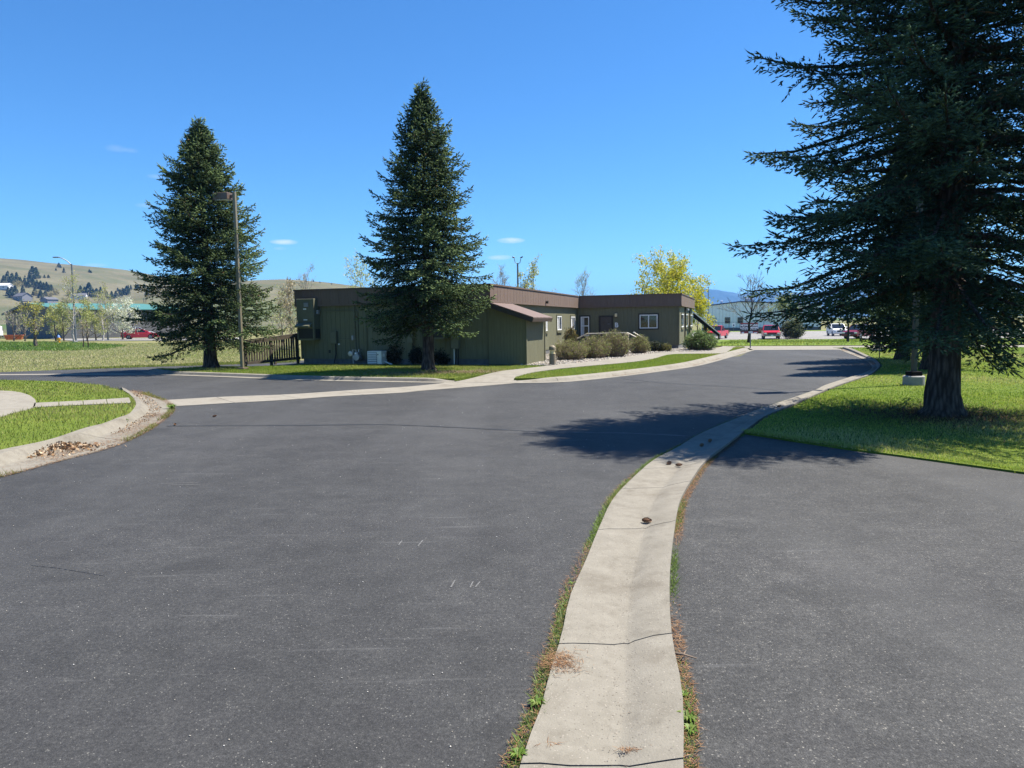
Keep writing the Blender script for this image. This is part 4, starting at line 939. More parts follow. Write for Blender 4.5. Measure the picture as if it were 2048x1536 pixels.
def pole_light(px, pyt, Y, label, twin):
    t = at(px, pyt, Y); zb = float(gz(t[0], Y)); r = empty('flood_light_pole', (t[0], Y, zb), 0, label, 'light pole'); H = t[2] - zb
    MB().tube([(0, 0, 0), (0, 0, H - (.6 if twin else .1))], [.1, .07], 8).build('pole', M['pole_grey'], r)
    if twin:
        for s_ in (-1, 1):
            MB().tube([(0, 0, H - .65), (s_ * .2, 0, H - .58), (s_ * .27, 0, H - .25)], .03, 6).build('arm', M['pole_grey'], r)
            hd = MB().box(-.12, .12, -.1, .1, -.05, .05).build('lamp_head', M['black_metal'], r, (s_ * .34, 0, H - .12), (0, -.5 * s_, 0), bevel=.02)
    else: MB().box(-.14, .14, -.14, .14, H - .12, H).build('lamp_head', M['black_metal'], r, bevel=.02)
pole_light(1035, 512, 62, 'dark pole with twin floodlights behind the main roof', True)
pole_light(1417, 574, 150, 'thin dark light pole rising behind the white metal hall', False)
pole_light(1501, 560, 185, 'thin dark light pole beyond the ridge of the white hall', False)
pole_light(1571, 562, 170, 'thin dark light pole beside the right end of the white hall', False)
# fire hydrant
p = hit(118, 686); r = empty('fire_hydrant', p, 0, 'yellow fire hydrant with blue bonnet in the green weeds', 'fire hydrant')
MB().lathe([(.2, 0), (.2, .05), (.13, .08), (.13, .55), (.17, .58), (.17, .63)], (0, 0, 0), 14).build('barrel', M['yellow_paint'], r, smooth=True); MB().lathe([(.16, .631), (.15, .75), (.1, .85), (.04, .9), (.04, .96), (0, .97)], (0, 0, 0), 14).build('bonnet', M['hydrant_blue'], r, smooth=True)
for s_ in (-1, 1): MB().lathe([(.08, .1 * s_), (.08, .22 * s_), (.03, .25 * s_)], (0, 0, .45), 10, 'x').build('nozzle', M['yellow_paint'], r)

# ------------------------------------------------------------------ far buildings
def side_prism(mb, poly, y0, y1, squeeze=None):
    """polygon in x,z extruded along y; squeeze(z) scales y"""
    n = len(poly); s = squeeze or (lambda z: 1.0)
    V = [(x, y0 * s(z), z) for x, z in poly] + [(x, y1 * s(z), z) for x, z in poly]
    ar = sum(poly[i][0] * poly[(i + 1) % n][1] - poly[(i + 1) % n][0] * poly[i][1] for i in range(n)); tri = tessellate_polygon([[Vector((x, z, 0)) for x, z in poly]])
    F = []
    for t in tri: F += [tuple(t), tuple(i + n for i in t)]
    F += [(i, (i + 1) % n, n + (i + 1) % n, n + i) for i in range(n)]
    k = len(mb.v); mb.add(V, F); return mb
def fix(me):
    bm = bmesh.new(); bm.from_mesh(me); bmesh.ops.recalc_face_normals(bm, faces=bm.faces); bm.to_mesh(me); bm.free(); return me
def sp(name, poly, y0, y1, mat, parent, squeeze=None, bevel=0.0, loc=(0, 0, 0)):
    mb = MB(); side_prism(mb, poly, y0, y1, squeeze); me = mb.mesh(name, mat); fix(me)
    if bevel:
        bm = bmesh.new(); bm.from_mesh(me); bmesh.ops.dissolve_limit(bm, angle_limit=.01, verts=bm.verts, edges=bm.edges)
        bmesh.ops.bevel(bm, geom=[e for e in bm.edges if e.is_manifold and e.calc_face_angle(0) > .25], offset=bevel, segments=2, affect='EDGES', clamp_overlap=True)
        bm.to_mesh(me); bm.free()
    return child(name, me, parent, loc)
# white metal hall with blue eaves
wl0 = at(1405, 661, 158); wl1 = at(1642, 660, 152); zb = -1.0
Lh = float(np.hypot(wl1[0] - wl0[0], wl1[1] - wl0[1])); ah = math.atan2(wl1[1] - wl0[1], wl1[0] - wl0[0])
hall = empty('metal_hall', (wl0[0], wl0[1], zb), ah, 'long white metal hall with dark blue roof edge behind the far car park', 'building')
za = at(1405, 613, 158)[2] - zb; zr_ = at(1484, 603.5, 156)[2] - zb; zc = at(1642, 609, 152)[2] - zb; xr_ = Lh * .33
nP = 34
for i in range(nP):
    x0, x1 = Lh * i / nP, Lh * (i + 1) / nP; h0, h1 = np.interp([x0, x1], [0, xr_, Lh], [za, zr_, zc]) - .05
    MB().add([(x0, 0, 0), (x1 - .12, 0, 0), (x1 - .06, .07, 0), (x1, .07, 0), (x0, 0, h0), (x1 - .12, 0, h1), (x1 - .06, .07, h1), (x1, .07, h1)], [(0, 1, 5, 4), (1, 2, 6, 5), (2, 3, 7, 6)]).build('wall_panel', M['metal_wall_pale'], hall)
MB().add([(0, .08, 0), (Lh, .08, 0), (Lh, .08, zc - .06), (xr_, .08, zr_ - .06), (0, .08, za - .06), (0, 18, 0), (Lh, 18, 0), (Lh, 18, zc - .06), (xr_, 18, zr_ - .06), (0, 18, za - .06)], [(0, 1, 2, 3, 4), (9, 8, 7, 6, 5), (1, 6, 7, 2), (5, 0, 4, 9)]).build('frame_core', M['metal_wall_pale'], hall)
for (xa, z0_), (xb, z1_), nm in (((-.4, za), (xr_, zr_), 'roof_slope'), ((xr_, zr_), (Lh + .4, zc), 'roof_slope')):
    MB().add([(xa, -.35, z0_), (xb, -.35, z1_), (xb, 18.3, z1_), (xa, 18.3, z0_), (xa, -.35, z0_ + .16), (xb, -.35, z1_ + .16), (xb, 18.3, z1_ + .16), (xa, 18.3, z0_ + .16)], [(0, 3, 2, 1), (4, 5, 6, 7), (0, 1, 5, 4), (1, 2, 6, 5), (2, 3, 7, 6), (3, 0, 4, 7)]).build(nm, M['roof_blue'], hall)
MB().box(-.05, Lh, -.03, -.001, 0, .75).build('base_band', M['metal_wall_grey'], hall)
for px, w in ((1426, 8), (1450, 8.6), (1473.5, 8.6)):
    x = (at(px, 640, 157)[0] - wl0[0]) / math.cos(ah); ww = w * 157 / FPX; z0_ = at(px, 646, 157)[2] - zb; z1_ = at(px, 635.5, 157)[2] - zb
    wn = bpy.data.objects.new('window', None); link(wn, hall); wn.location = (x, 0, z0_)
    MB().box(-.1, 0, -.06, -.001, -.1, z1_ - z0_ + .1).box(ww, ww + .1, -.06, -.001, -.1, z1_ - z0_ + .1).box(0, ww, -.06, -.001, -.1, 0).box(0, ww, -.06, -.001, z1_ - z0_, z1_ - z0_ + .1).box(0, ww, -.05, -.001, (z1_ - z0_) * .45, (z1_ - z0_) * .52).build('frame', M['white_paint' if px == 1426 else 'bollard_tan'], wn); MB().box(0, ww, -.03, -.002, 0, z1_ - z0_).build('pane', M['grey_metal' if px == 1426 else 'pane_dark'], wn)
for px, py, w in ((1436, 606, .5), (1487, 601, 1.6), (1547, 604, .5)):
    q = at(px, py, 160); x = (q[0] - wl0[0]) / math.cos(ah); zz = q[2] - zb
    MB().box(x - w / 2, x + w / 2, 2.0, 2.0 + w, zz - 1.0, zz + .45).build('roof_vent', M['white_paint'], hall, bevel=.05)
# grey gable building with a teal roof on the left
gP = np.array([-90.0, 135.0]); ga = math.radians(45); gr = empty('gable_warehouse', (gP[0], gP[1], -.1), ga, 'grey gabled warehouse with teal metal roof behind the young trees', 'building')
# local x runs along the ridge (away to the right), local y across
HW, EZ, AZ, LN = 21.5, 4.9, 6.5, 20.0
for i in range(16):
    y0, y1 = -HW + 2 * HW * i / 16, -HW + 2 * HW * (i + 1) / 16; h = lambda y: AZ - (AZ - EZ) * abs(y) / HW
    MB().add([(0, y0 + .05, 0), (0, y1 - .05, 0), (0, y1 - .05, h(y1) - .12), (0, y0 + .05, h(y0) - .12), (.2, y0 + .05, 0), (.2, y1 - .05, 0), (.2, y1 - .05, h(y1) - .12), (.2, y0 + .05, h(y0) - .12)], [(0, 3, 2, 1), (4, 5, 6, 7), (0, 1, 5, 4), (1, 2, 6, 5), (2, 3, 7, 6), (3, 0, 4, 7)]).build('wall_panel', M['metal_wall_grey'], gr)
MB().add([(.1, -HW, 0), (.1, HW, 0), (.1, HW, EZ - .1), (.1, 0, AZ - .1), (.1, -HW, EZ - .1), (LN, -HW, 0), (LN, HW, 0), (LN, HW, EZ - .1), (LN, 0, AZ - .1), (LN, -HW, EZ - .1)], [(4, 3, 2, 1, 0), (5, 6, 7, 8, 9), (0, 5, 9, 4), (1, 2, 7, 6)]).build('wall_core', M['metal_wall_grey'], gr)
for s_ in (-1, 1):
    MB().add([(-.5, 0, AZ), (LN, 0, AZ), (LN, s_ * (HW + .5), EZ - .04), (-.5, s_ * (HW + .5), EZ - .04), (-.5, 0, AZ + .12), (LN, 0, AZ + .12), (LN, s_ * (HW + .5), EZ + .08), (-.5, s_ * (HW + .5), EZ + .08)], [(0, 1, 2, 3), (7, 6, 5, 4), (0, 4, 5, 1), (1, 5, 6, 2), (2, 6, 7, 3), (3, 7, 4, 0)]).build('roof_slope', M['roof_teal'], gr)
    MB().bar((-.55, 0, AZ + .0), (-.55, s_ * (HW + .5), EZ - .06), .08, .4).build('barge_board', M['black_metal'], gr)
# houses on the hillside
def house(px, py, w, d, h, rh, rot, wallm, roofm, label, nwin=2):
    p = hit(px, py); r = empty('hillside_house', (p[0], p[1], p[2] - .8), rot, label, 'house', 'houses on the hillside')
    MB().add([(-w / 2, -d / 2, 0), (w / 2, -d / 2, 0), (w / 2, d / 2, 0), (-w / 2, d / 2, 0), (-w / 2, -d / 2, h), (w / 2, -d / 2, h), (w / 2, d / 2, h), (-w / 2, d / 2, h), (-w / 2, 0, h + rh), (w / 2, 0, h + rh)],
             [(0, 1, 5, 4), (2, 3, 7, 6), (1, 2, 6, 9, 5), (3, 0, 4, 8, 7), (4, 5, 9, 8), (6, 7, 8, 9)]).build('wall', M[wallm], r)
    for s_ in (-1, 1): MB().add([(-w / 2 - .5, 0, h + rh + .05), (w / 2 + .5, 0, h + rh + .05), (w / 2 + .5, s_ * (d / 2 + .6), h - .2), (-w / 2 - .5, s_ * (d / 2 + .6), h - .2), (-w / 2 - .5, 0, h + rh + .3), (w / 2 + .5, 0, h + rh + .3), (w / 2 + .5, s_ * (d / 2 + .6), h + .05), (-w / 2 - .5, s_ * (d / 2 + .6), h + .05)], [(0, 1, 2, 3), (7, 6, 5, 4), (0, 4, 5, 1), (1, 5, 6, 2), (2, 6, 7, 3), (3, 7, 4, 0)]).build('roof', M[roofm], r)
    for k in range(nwin):
        x = -w / 2 + w * (k + .5) / nwin; wn = MB().box(x - .7, x + .7, -d / 2 - .08, -d / 2 - .002, h * .4, h * .8).build('window', M['house_white'], r); MB().box(x - .55, x + .55, -d / 2 - .1, -d / 2 - .081, h * .44, h * .76).build('pane', M['pane_dark'], wn)
house(46, 601, 15, 9, 4.5, 3.2, -.5, 'house_grey', 'roof_slate', 'grey hillside house with steep slate roof above the warehouse', 3)
house(99, 606, 11, 10, 4.0, 2.0, 1.2, 'house_grey', 'roof_slate', 'small grey hillside garage above the teal roof', 1)
house(158, 598, 14, 9, 4.0, 2.5, .3, 'house_white', 'roof_slate', 'pale hillside house below the row of pines', 3)
house(4, 578, 16, 10, 4.0, 2.2, .1, 'house_white', 'house_white', 'hillside house with white roof high among the pines', 2)

# big sign in the far lot
p = hit(1498.5, 668.5); r = empty('hiring_sign', p, -.12, 'dark hiring banner sign with white capitals standing in the far car park', 'sign')
wS = 34 * p[1] / FPX; hS = 22.5 * p[1] / FPX
MB().box(-wS / 2, wS / 2, 0, .08, .15, hS).build('board', M['sign_black'], r); MB().box(-wS / 2, wS / 2, -.012, -.002, hS * .93, hS).box(-wS / 2, wS / 2, -.012, -.002, .15, hS * .24).build('red_stripe', M['sign_red'], r)
for x in (-wS / 2 + .1, wS / 2 - .1): MB().box(x - .05, x + .05, .081, .18, -.1, hS + .05).build('post', M['black_metal'], r)
for txt, z, s_ in (('NOW HIRING', .79, .185), ('LOCAL DRIVERS', .565, .165)):
    me = text_mesh('lettering', txt, hS * s_ * 1.32, M['sign_white'], .02); child('lettering', me, r, (0, -.02, hS * z), (math.pi / 2, 0, 0))
mb = MB(); x = -wS * .44
for k in range(9): wq = wS * .06 + .02 * (k % 3); mb.box(x, x + wq, -.016, -.006, hS * .385, hS * .43); x += wq + wS * .03
mb.build('small_print', M['sign_white'], r); MB().box(wS * .02, wS * .22, -.022, -.013, hS * .12, hS * .19).box(wS * .27, wS * .45, -.022, -.013, hS * .1, hS * .17).box(-wS * .44, -wS * .3, -.022, -.013, hS * .09, hS * .2).build('logo_patch', M['sign_white'], r)
p = hit(1467, 663.5); r = empty('parking_sign', p, 0, 'small white disabled parking sign on a post by the white hall', 'sign'); MB().tube([(0, 0, 0), (0, 0, 1.9)], .04, 6).build('post', M['pole_grey'], r); MB().box(-.35, .35, -.05, -.0, 1.0, 1.8).build('plate', M['sign_white'], r); MB().box(-.14, .14, -.06, -.051, 1.18, 1.5).build('symbol', M['roof_blue'], r)
# chain fence before the hall
f0, f1 = hit(1415, 664), hit(1605, 665); r = empty('wire_fence', (f0[0], f0[1], f0[2]), math.atan2(f1[1] - f0[1], f1[0] - f0[0]), 'thin dark wire fence along the white hall', 'fence'); Lf = float(np.hypot(*(f1 - f0)[:2]))
for k in range(9): MB().tube([(Lf * k / 8, 0, -.1), (Lf * k / 8, 0, 2.0)], .04, 6).build('post', M['black_metal'], r)
MB().tube([(0, 0, 2.0), (Lf, 0, 2.0)], .025, 6).build('top_rail', M['black_metal'], r)
for z in (.3, .7, 1.1, 1.5, 1.8): MB().tube([(0, 0, z), (Lf, 0, z)], .008, 4).build('wire', M['pole_grey'], r)
f0, f1 = hit(1445, 662.5), hit(1482, 662.0); r = empty('ramp_railing', (f0[0], f0[1] + 8, -1), 0, 'dark access ramp railing rising along the white hall', 'railing'); Lf = float(f1[0] - f0[0])
for z0_, z1_ in ((1.0, 2.1), (.2, 1.3)): MB().tube([(0, 0, z0_), (Lf, 0, z1_)], .05, 6).build('rail', M['roof_blue'], r)
for k in range(4): MB().tube([(Lf * k / 3, 0, 0), (Lf * k / 3, 0, 1 + 1.1 * k / 3)], .04, 6).build('post', M['roof_blue'], r)

# ------------------------------------------------------------------ vehicles
def wheel(parent, x, y, R_, w):
    s_ = 1 if y > 0 else -1
    t = MB().lathe([(R_ * .62, -w / 2), (R_ * .94, -w / 2), (R_, -w / 2 + .03), (R_, w / 2 - .03), (R_ * .94, w / 2), (R_ * .62, w / 2)], (0, 0, 0), 20, 'y').build('tyre', M['black_rubber'], parent, (x, y, R_), smooth=True)
    rim = MB().lathe([(R_ * .6, -.02), (R_ * .6, .01), (R_ * .5, .02), (R_ * .2, .0), (R_ * .16, .03), (0, .03)], (0, 0, 0), 16, 'y').build('rim', M['chrome'], t, (0, s_ * (w / 2 - .01), 0), (0, 0, 0 if s_ > 0 else math.pi))
def vehicle(name, loc, heading, paint, style, label, cat, group='vehicles parked beyond the office'):
    r = empty(name, loc, heading, label, cat, group)
    if style == 'sedan':
        W_, wb, R_ = .9, (1.38, -1.4), .33
        body = [(-2.28, .32), (-2.33, .55), (-2.3, .82), (-2.15, .98), (-1.75, 1.02), (.85, .99), (1.75, .86), (2.2, .72), (2.32, .52), (2.28, .3), (1.8, .24), (-1.9, .24)]
        glass_p = [(-1.85, 1.0), (-1.05, 1.40), (-.2, 1.45), (.25, 1.42), (1.05, .97)]; roof_p = [(-1.1, 1.395), (-.2, 1.46), (.28, 1.425), (.25, 1.40), (-.2, 1.43), (-1.05, 1.37)]
        sq = lambda z: 1.0 if z < .9 else 1 - (z - .9) * .32
        pill = [((-1.87, 1.0), (-1.05, 1.4)), ((1.08, .98), (.25, 1.42)), ((-.45, 1.0), (-.4, 1.44))]
    elif style == 'suv':
        W_, wb, R_ = .95, (1.42, -1.45), .38
        body = [(-2.3, .4), (-2.36, .7), (-2.34, 1.05), (-2.2, 1.12), (.75, 1.1), (1.9, 1.0), (2.25, .88), (2.34, .6), (2.3, .36), (1.8, .32), (-1.9, .32)]
        glass_p = [(-2.22, 1.1), (-1.95, 1.66), (-.6, 1.74), (.15, 1.7), (.95, 1.09)]; roof_p = [(-2.0, 1.67), (-.6, 1.76), (.18, 1.715), (.15, 1.68), (-.6, 1.72), (-1.95, 1.64)]
        sq = lambda z: 1.0 if z < 1.0 else 1 - (z - 1.0) * .2
        pill = [((-2.24, 1.1), (-1.95, 1.66)), ((.98, 1.1), (.15, 1.7)), ((-.4, 1.1), (-.38, 1.72)), ((-1.3, 1.1), (-1.28, 1.7))]
    else:
        W_, wb, R_ = .98, (1.75, -1.75), .4
        body = [(-2.75, .55), (-2.8, .8), (-2.78, 1.12), (-.62, 1.14), (.9, 1.13), (2.1, 1.06), (2.7, .98), (2.82, .75), (2.78, .46), (2.2, .4), (-2.4, .42)]
        glass_p = [(-.6, 1.12), (-.5, 1.7), (.1, 1.78), (.55, 1.74), (1.15, 1.12)]; roof_p = [(-.55, 1.72), (.1, 1.8), (.6, 1.755), (.55, 1.72), (.1, 1.76), (-.5, 1.69)]
        sq = lambda z: 1.0 if z < 1.05 else 1 - (z - 1.05) * .2
        pill = [((-.62, 1.1), (-.5, 1.72)), ((1.18, 1.12), (.56, 1.74)), ((.2, 1.12), (.2, 1.77))]
    sp('body', body, -W_, W_, M[paint], r, sq, .05)
    sp('windows', glass_p, -W_ * .985, W_ * .985, M['car_glass'], r, sq)
    sp('roof', roof_p, -W_ * .99, W_ * .99, M[paint], r, sq, .01)
    for a, b in pill:
        for s_ in (-1, 1): MB().bar((a[0], s_ * W_ * .99 * sq(a[1]), a[1]), (b[0], s_ * W_ * .99 * sq(b[1]), b[1]), .06, .07).build('pillar', M[paint], r)
    if style == 'pickup': MB().box(-2.7, -.7, -.85, .85, 1.1, 1.146).build('bed_cover', M['black_metal'], r)
    for x in wb:
        for s_ in (-1, 1): wheel(r, x, s_ * (W_ - .1), R_, .22)
    fx = max(p_[0] for p_ in body); bx_ = min(p_[0] for p_ in body); hz = .62 if style == 'sedan' else .82
    MB().box(fx - .06, fx + .02, -W_ * .5, W_ * .5, hz - .16, hz + .02).build('grille', M['black_metal'], r); MB().box(fx - .12, fx + .05, -W_ * .97, W_ * .97, hz - .36, hz - .18).build('front_bumper', M['chrome' if style == 'pickup' else paint], r, bevel=.03)
    MB().box(bx_ - .05, bx_ + .12, -W_ * .97, W_ * .97, .4, .58).build('rear_bumper', M['black_metal'], r, bevel=.03)
    for s_ in (-1, 1):
        MB().box(fx - .14, fx + .015, s_ * W_ * .78 - .16, s_ * W_ * .78 + .16, hz - .14, hz + .03).build('headlight', M['lens_clear'], r, bevel=.02); MB().box(bx_ - .015, bx_ + .14, s_ * W_ * .82 - .12, s_ * W_ * .82 + .12, hz + .02, hz + .2).build('tail_light', M['tail_red'], r, bevel=.02)
        mz = 1.08 if style == 'sedan' else 1.25; MB().box(.75, .9, s_ * (W_ + .12) - .09, s_ * (W_ + .12) + .09, mz - .06, mz + .1).build('mirror', M[paint if style != 'pickup' else 'black_metal'], r, bevel=.03)
    MB().box(fx + .05, fx + .06, -.15, .15, hz - .34, hz - .22).build('number_plate', M['sign_white'], r)
    return r
p = hit(281, 678.3); vehicle('parked_car', p, .35, 'red_paint', 'sedan', 'bright red sedan parked on the side road beyond the field', 'car')
p = hit(256, 677.5); vehicle('parked_car', (p[0] - 1.5, p[1] + 6, p[2]), .5, 'white_paint', 'suv', 'white car half hidden behind the red sedan under the blossom tree', 'car')
FACE = -math.pi / 2
def to_cam(p): return math.atan2(-p[1], -p[0])
p = hit(1541, 678.2); vehicle('pickup_truck', p, to_cam(p) + .06, 'red_paint', 'pickup', 'red pickup with open bonnet view parked near the hiring sign', 'pickup')['label'] = 'red pickup facing the road between the hiring sign and the evergreen bush'
p = hit(1432, 678.0); vehicle('pickup_truck', p, to_cam(p) - .25, 'red_paint', 'pickup', 'red pickup with black mirrors standing beyond the sloping canopy', 'pickup')
p = hit(1717, 677.5); vehicle('parked_car', p, FACE - .9, 'dark_red_paint', 'suv', 'dark red car parked beyond the verge behind the mailbox', 'car')
p = hit(1700, 673); vehicle('parked_car', (p[0], p[1] + 4, p[2]), FACE - .2, 'white_paint', 'suv', 'white car parked beyond the verge behind the small bare tree', 'car')
p = hit(1908, 677.5); vehicle('parked_car', p, FACE + 1.4, 'dark_paint', 'sedan', 'black car parked beyond the verge right of the big spruce trunk', 'car')
p = hit(-40, 681); r = empty('box_truck', p, .9, 'blue and white box truck at the edge of the green weeds', 'truck', 'vehicles parked beyond the office')
MB().box(-2.6, 1.2, -1.1, 1.1, .9, 3.1).build('cargo_box', M['blue_paint'], r, bevel=.04); MB().box(1.25, 2.9, -1.0, 1.0, .55, 2.2).build('cab', M['white_paint'], r, bevel=.2); MB().box(1.9, 2.92, -.9, .9, 1.45, 2.05).build('windscreen', M['car_glass'], r, bevel=.05); MB().box(-2.6, 2.8, -.5, .5, .5, .85).build('chassis', M['black_metal'], r); MB().box(2.85, 3.0, -1.0, 1.0, .45, .7).build('bumper', M['chrome'], r)
for x in (-1.7, 2.0):
    for y in (-.95, .95): wheel(r, x, y, .45, .28)
p = hit(29, 680.5); r = empty('orange_skip', p, .4, 'orange steel skip bin standing beside the box truck', 'skip'); r.scale = (.75, .75, .75)
sp('tub', [(-1.6, 1.0), (1.6, 1.0), (1.25, .1), (-1.25, .1)], -.8, .8, M['orange_paint'], r); MB().box(-1.66, 1.66, -.86, .86, 1.0, 1.08).build('rim', M['orange_paint'], r)
for x in (-.8, 0, .8): MB().box(x - .05, x + .05, -.86, -.8, .15, .98).build('rib', M['orange_paint'], r)

# ------------------------------------------------------------------ vegetation
def unit(v): return v / (np.linalg.norm(v, axis=-1, keepdims=True) + 1e-9)
def spindles(P, D, Ln, Rd, rnd, hi=False, needles=0):
    """needle-clad shoots: P base, D direction, Ln length, Rd radius -> V, F, shoot index per vertex"""
    n = len(P); a = unit(np.cross(D, unit(rnd.normal(size=(n, 3))))); b = np.cross(D, a); V = []; ang = np.arange(3) * 2 * np.pi / 3
    ring = lambda f, k: P[:, None] + D[:, None] * (Ln * f)[:, None, None] + (a[:, None] * np.cos(ang)[None, :, None] + b[:, None] * np.sin(ang)[None, :, None]) * (Rd * k)[:, None, None]
    if hi:
        V = np.concatenate([ring(.0, .7), ring(.78, 1.0), (P + D * Ln[:, None])[:, None]], 1)
        f = [(0, 1, 4), (0, 4, 3), (1, 2, 5), (1, 5, 4), (2, 0, 3), (2, 3, 5), (3, 4, 6), (4, 5, 6), (5, 3, 6)]
    else:
        V = np.concatenate([P[:, None], ring(.56, 1.0), (P + D * Ln[:, None])[:, None]], 1); f = [(0, 2, 1), (0, 3, 2), (0, 1, 3), (1, 2, 4), (2, 3, 4), (3, 1, 4)]
    k = V.shape[1]; F = (np.arange(n)[:, None, None] * k + np.array(f)[None]).reshape(-1, 3); idx = np.repeat(np.arange(n), k); V = V.reshape(-1, 3)
    if needles:
        m = n * needles; i = np.repeat(np.arange(n), needles); t = rnd.uniform(.05, 1.0, m); th = rnd.uniform(0, 2 * np.pi, m)
        rad = a[i] * np.cos(th)[:, None] + b[i] * np.sin(th)[:, None]; root = P[i] + D[i] * (Ln[i] * t)[:, None] + rad * (Rd[i] * .5)[:, None]
        nd = unit(D[i] * .75 + rad); tip = root + nd * rnd.uniform(.022, .038, m)[:, None]; sd = np.cross(nd, rad) ; sd = unit(sd) * .0036
        V2 = np.stack([root - sd, root + sd, tip], 1).reshape(-1, 3); F2 = np.arange(m * 3).reshape(-1, 3) + len(V); V = np.vstack([V, V2]); F = np.vstack([F, F2]); idx = np.r_[idx, np.repeat(i, 3)]
    return V, F, idx
def bark_tube(pts, rs, n=10, wob=0.0, rnd=None):
    mb = MB(); mb.tube(pts, rs, n); V = np.array(mb.v)
    if wob: V[:, :2] += rnd.normal(0, wob, (len(V), 2))
    mb.v = [tuple(v) for v in V]; return mb
def spruce(label, base, H, R, c0, seed, expo=.6, whorl=.36, twig_sp=.12, shoot_sp=.075, sl=.14, srad=.02, hi=False, needles=0, trunk_r=.2, nb=(6, 8), tone=1.0, twig_max=.6, droop=.3, inner=3000, extra=(), vspread=.3, vmean=-.16, rise0=.45, fillr=.66, jag=(.62, 1.14), group='spruce trees around the office'):
    rnd = np.random.default_rng(seed); root = empty('spruce_tree', base, 0, label, 'spruce tree', group)
    P_, D_, L_, T_, Q_ = [], [], [], [], []; limbs = MB(); z = c0
    specs = [(zz, az, Lb, max(0., (zz - c0) / (H - c0)), e0) for zz, az, Lb, e0 in extra]
    while z < H - .12:
        t = (z - c0) / (H - c0); n = rnd.integers(nb[0], nb[1] + 1); az0 = rnd.uniform(0, 6.28)
        prof = R * (1 - t) ** expo * min(1.0, .72 + t * 3.0) * min(1.0, (1 - t) / .22) ** .55
        for k in range(n):
            specs.append((z + rnd.uniform(-.5, .5) * whorl, az0 + 2 * np.pi * k / n + rnd.normal(0, .25), max(.18, prof * rnd.uniform(*jag)), t, -.12 + .5 * t + float(np.clip(rnd.normal(0, .1), -.1, .22))))
        z += whorl * (1 - .45 * t)
    for zz, az, Lb, t, e0 in specs:
            rise = rise0 + .35 * t
            ns = 9; s = np.linspace(0, 1, ns); el = e0 - droop * (1 - t) * np.sin(np.pi * s ** .9) + rise * s ** 2.2
            h = np.array([np.cos(az), np.sin(az)]); st = Lb / (ns - 1)
            dx = np.cos(el) * st; dz = np.sin(el) * st; rr = np.r_[0, np.cumsum(dx[:-1])]; zc_ = np.r_[0, np.cumsum(dz[:-1])]
            A = np.stack([h[0] * rr, h[1] * rr, zz + zc_], 1); side = np.array([-h[1], h[0], 0.0])
            br = .012 + .014 * Lb
            limbs.tube([tuple(q) for q in A[::2]], [br * (1 - .8 * i / 4) for i in range(len(A[::2]))], 4, False)
            s0 = .2 if Lb > .8 else .1; sp_ = np.arange(s0, 1.0, twig_sp / Lb)
            ts = np.repeat(sp_, 2) + rnd.uniform(-.3, .3, len(sp_) * 2) * twig_sp / Lb; ts = np.clip(ts, .02, .99); sg = np.tile([1, -1], len(sp_))
            q = np.stack([np.interp(ts, s, A[:, c]) for c in range(3)], 1); ax = unit(np.stack([np.interp(ts, s, np.gradient(A[:, c])) for c in range(3)], 1))
            an = np.radians(62 - 22 * ts) + rnd.normal(0, .15, len(ts)); td = unit(ax * np.cos(an)[:, None] + side[None] * (sg * np.sin(an))[:, None] + np.array([0, 0, 1])[None] * rnd.normal(vmean, vspread, len(ts))[:, None])
            tl = np.minimum(.55 * (1 - ts) * Lb + .10, twig_max) * rnd.uniform(.7, 1.15, len(ts))
            # shoots along the twigs, and one at each end
            kk = np.maximum(1, (tl / shoot_sp).astype(int)); i = np.repeat(np.arange(len(ts)), kk); f = np.concatenate([(np.arange(c) + rnd.uniform(.2, .8, c)) / c for c in kk])
            pr = unit(np.cross(td[i], np.array([0, 0, 1.0]))) ; up = np.cross(pr, td[i]); th = rnd.uniform(-.5, np.pi + .5, len(i))
            sd = unit(td[i] * .85 + (pr * np.cos(th)[:, None] + up * np.sin(th)[:, None]) * .75)
            P_.append(q[i] + td[i] * (tl[i] * f)[:, None]); D_.append(sd); L_.append(sl * rnd.uniform(.6, 1.15, len(i))); T_.append(.35 + .65 * ts[i] * rnd.uniform(.6, 1, len(i)))
            P_.append(q + td * (tl * .8)[:, None]); D_.append(td); L_.append(sl * rnd.uniform(.8, 1.3, len(td))); T_.append(np.ones(len(td)) * .9)
            n_before = sum(len(q_) for q_ in Q_)
            # the leader of the branch
            tt = np.arange(.3, 1.0, shoot_sp / Lb); q = np.stack([np.interp(tt, s, A[:, c]) for c in range(3)], 1); ax = unit(np.stack([np.interp(tt, s, np.gradient(A[:, c])) for c in range(3)], 1))
            P_.append(q); D_.append(unit(ax + rnd.normal(0, .45, ax.shape) + np.array([0, 0, .25]))); L_.append(sl * rnd.uniform(.7, 1.1, len(tt))); T_.append(tt)
            P_.append(A[-1:]); D_.append(unit(ax[-1:] + [[0, 0, .35]])); L_.append(np.array([sl * 1.7])); T_.append(np.array([1.0])); Q_.append(np.full(sum(len(q_) for q_ in T_) - n_before, rnd.uniform(.62, 1.35)))
    zt = np.arange(H - .9, H, .05); P_.append(np.stack([0 * zt, 0 * zt, zt], 1)); D_.append(unit(rnd.normal(0, .6, (len(zt), 3)) + [0, 0, .9])); L_.append(np.full(len(zt), sl * 1.2)); T_.append(np.ones(len(zt)))
    # inner twig fill round the trunk; crown shade put into its dark colour
    zi = c0 + (H - c0) * rnd.uniform(0, .96, inner) ** 1.1; ti = (zi - c0) / (H - c0); ri = R * (1 - ti) ** expo * rnd.uniform(.03, fillr, inner); ai = rnd.uniform(0, 6.28, inner); di = np.stack([np.cos(ai), np.sin(ai), rnd.normal(-.1, .3, inner)], 1)
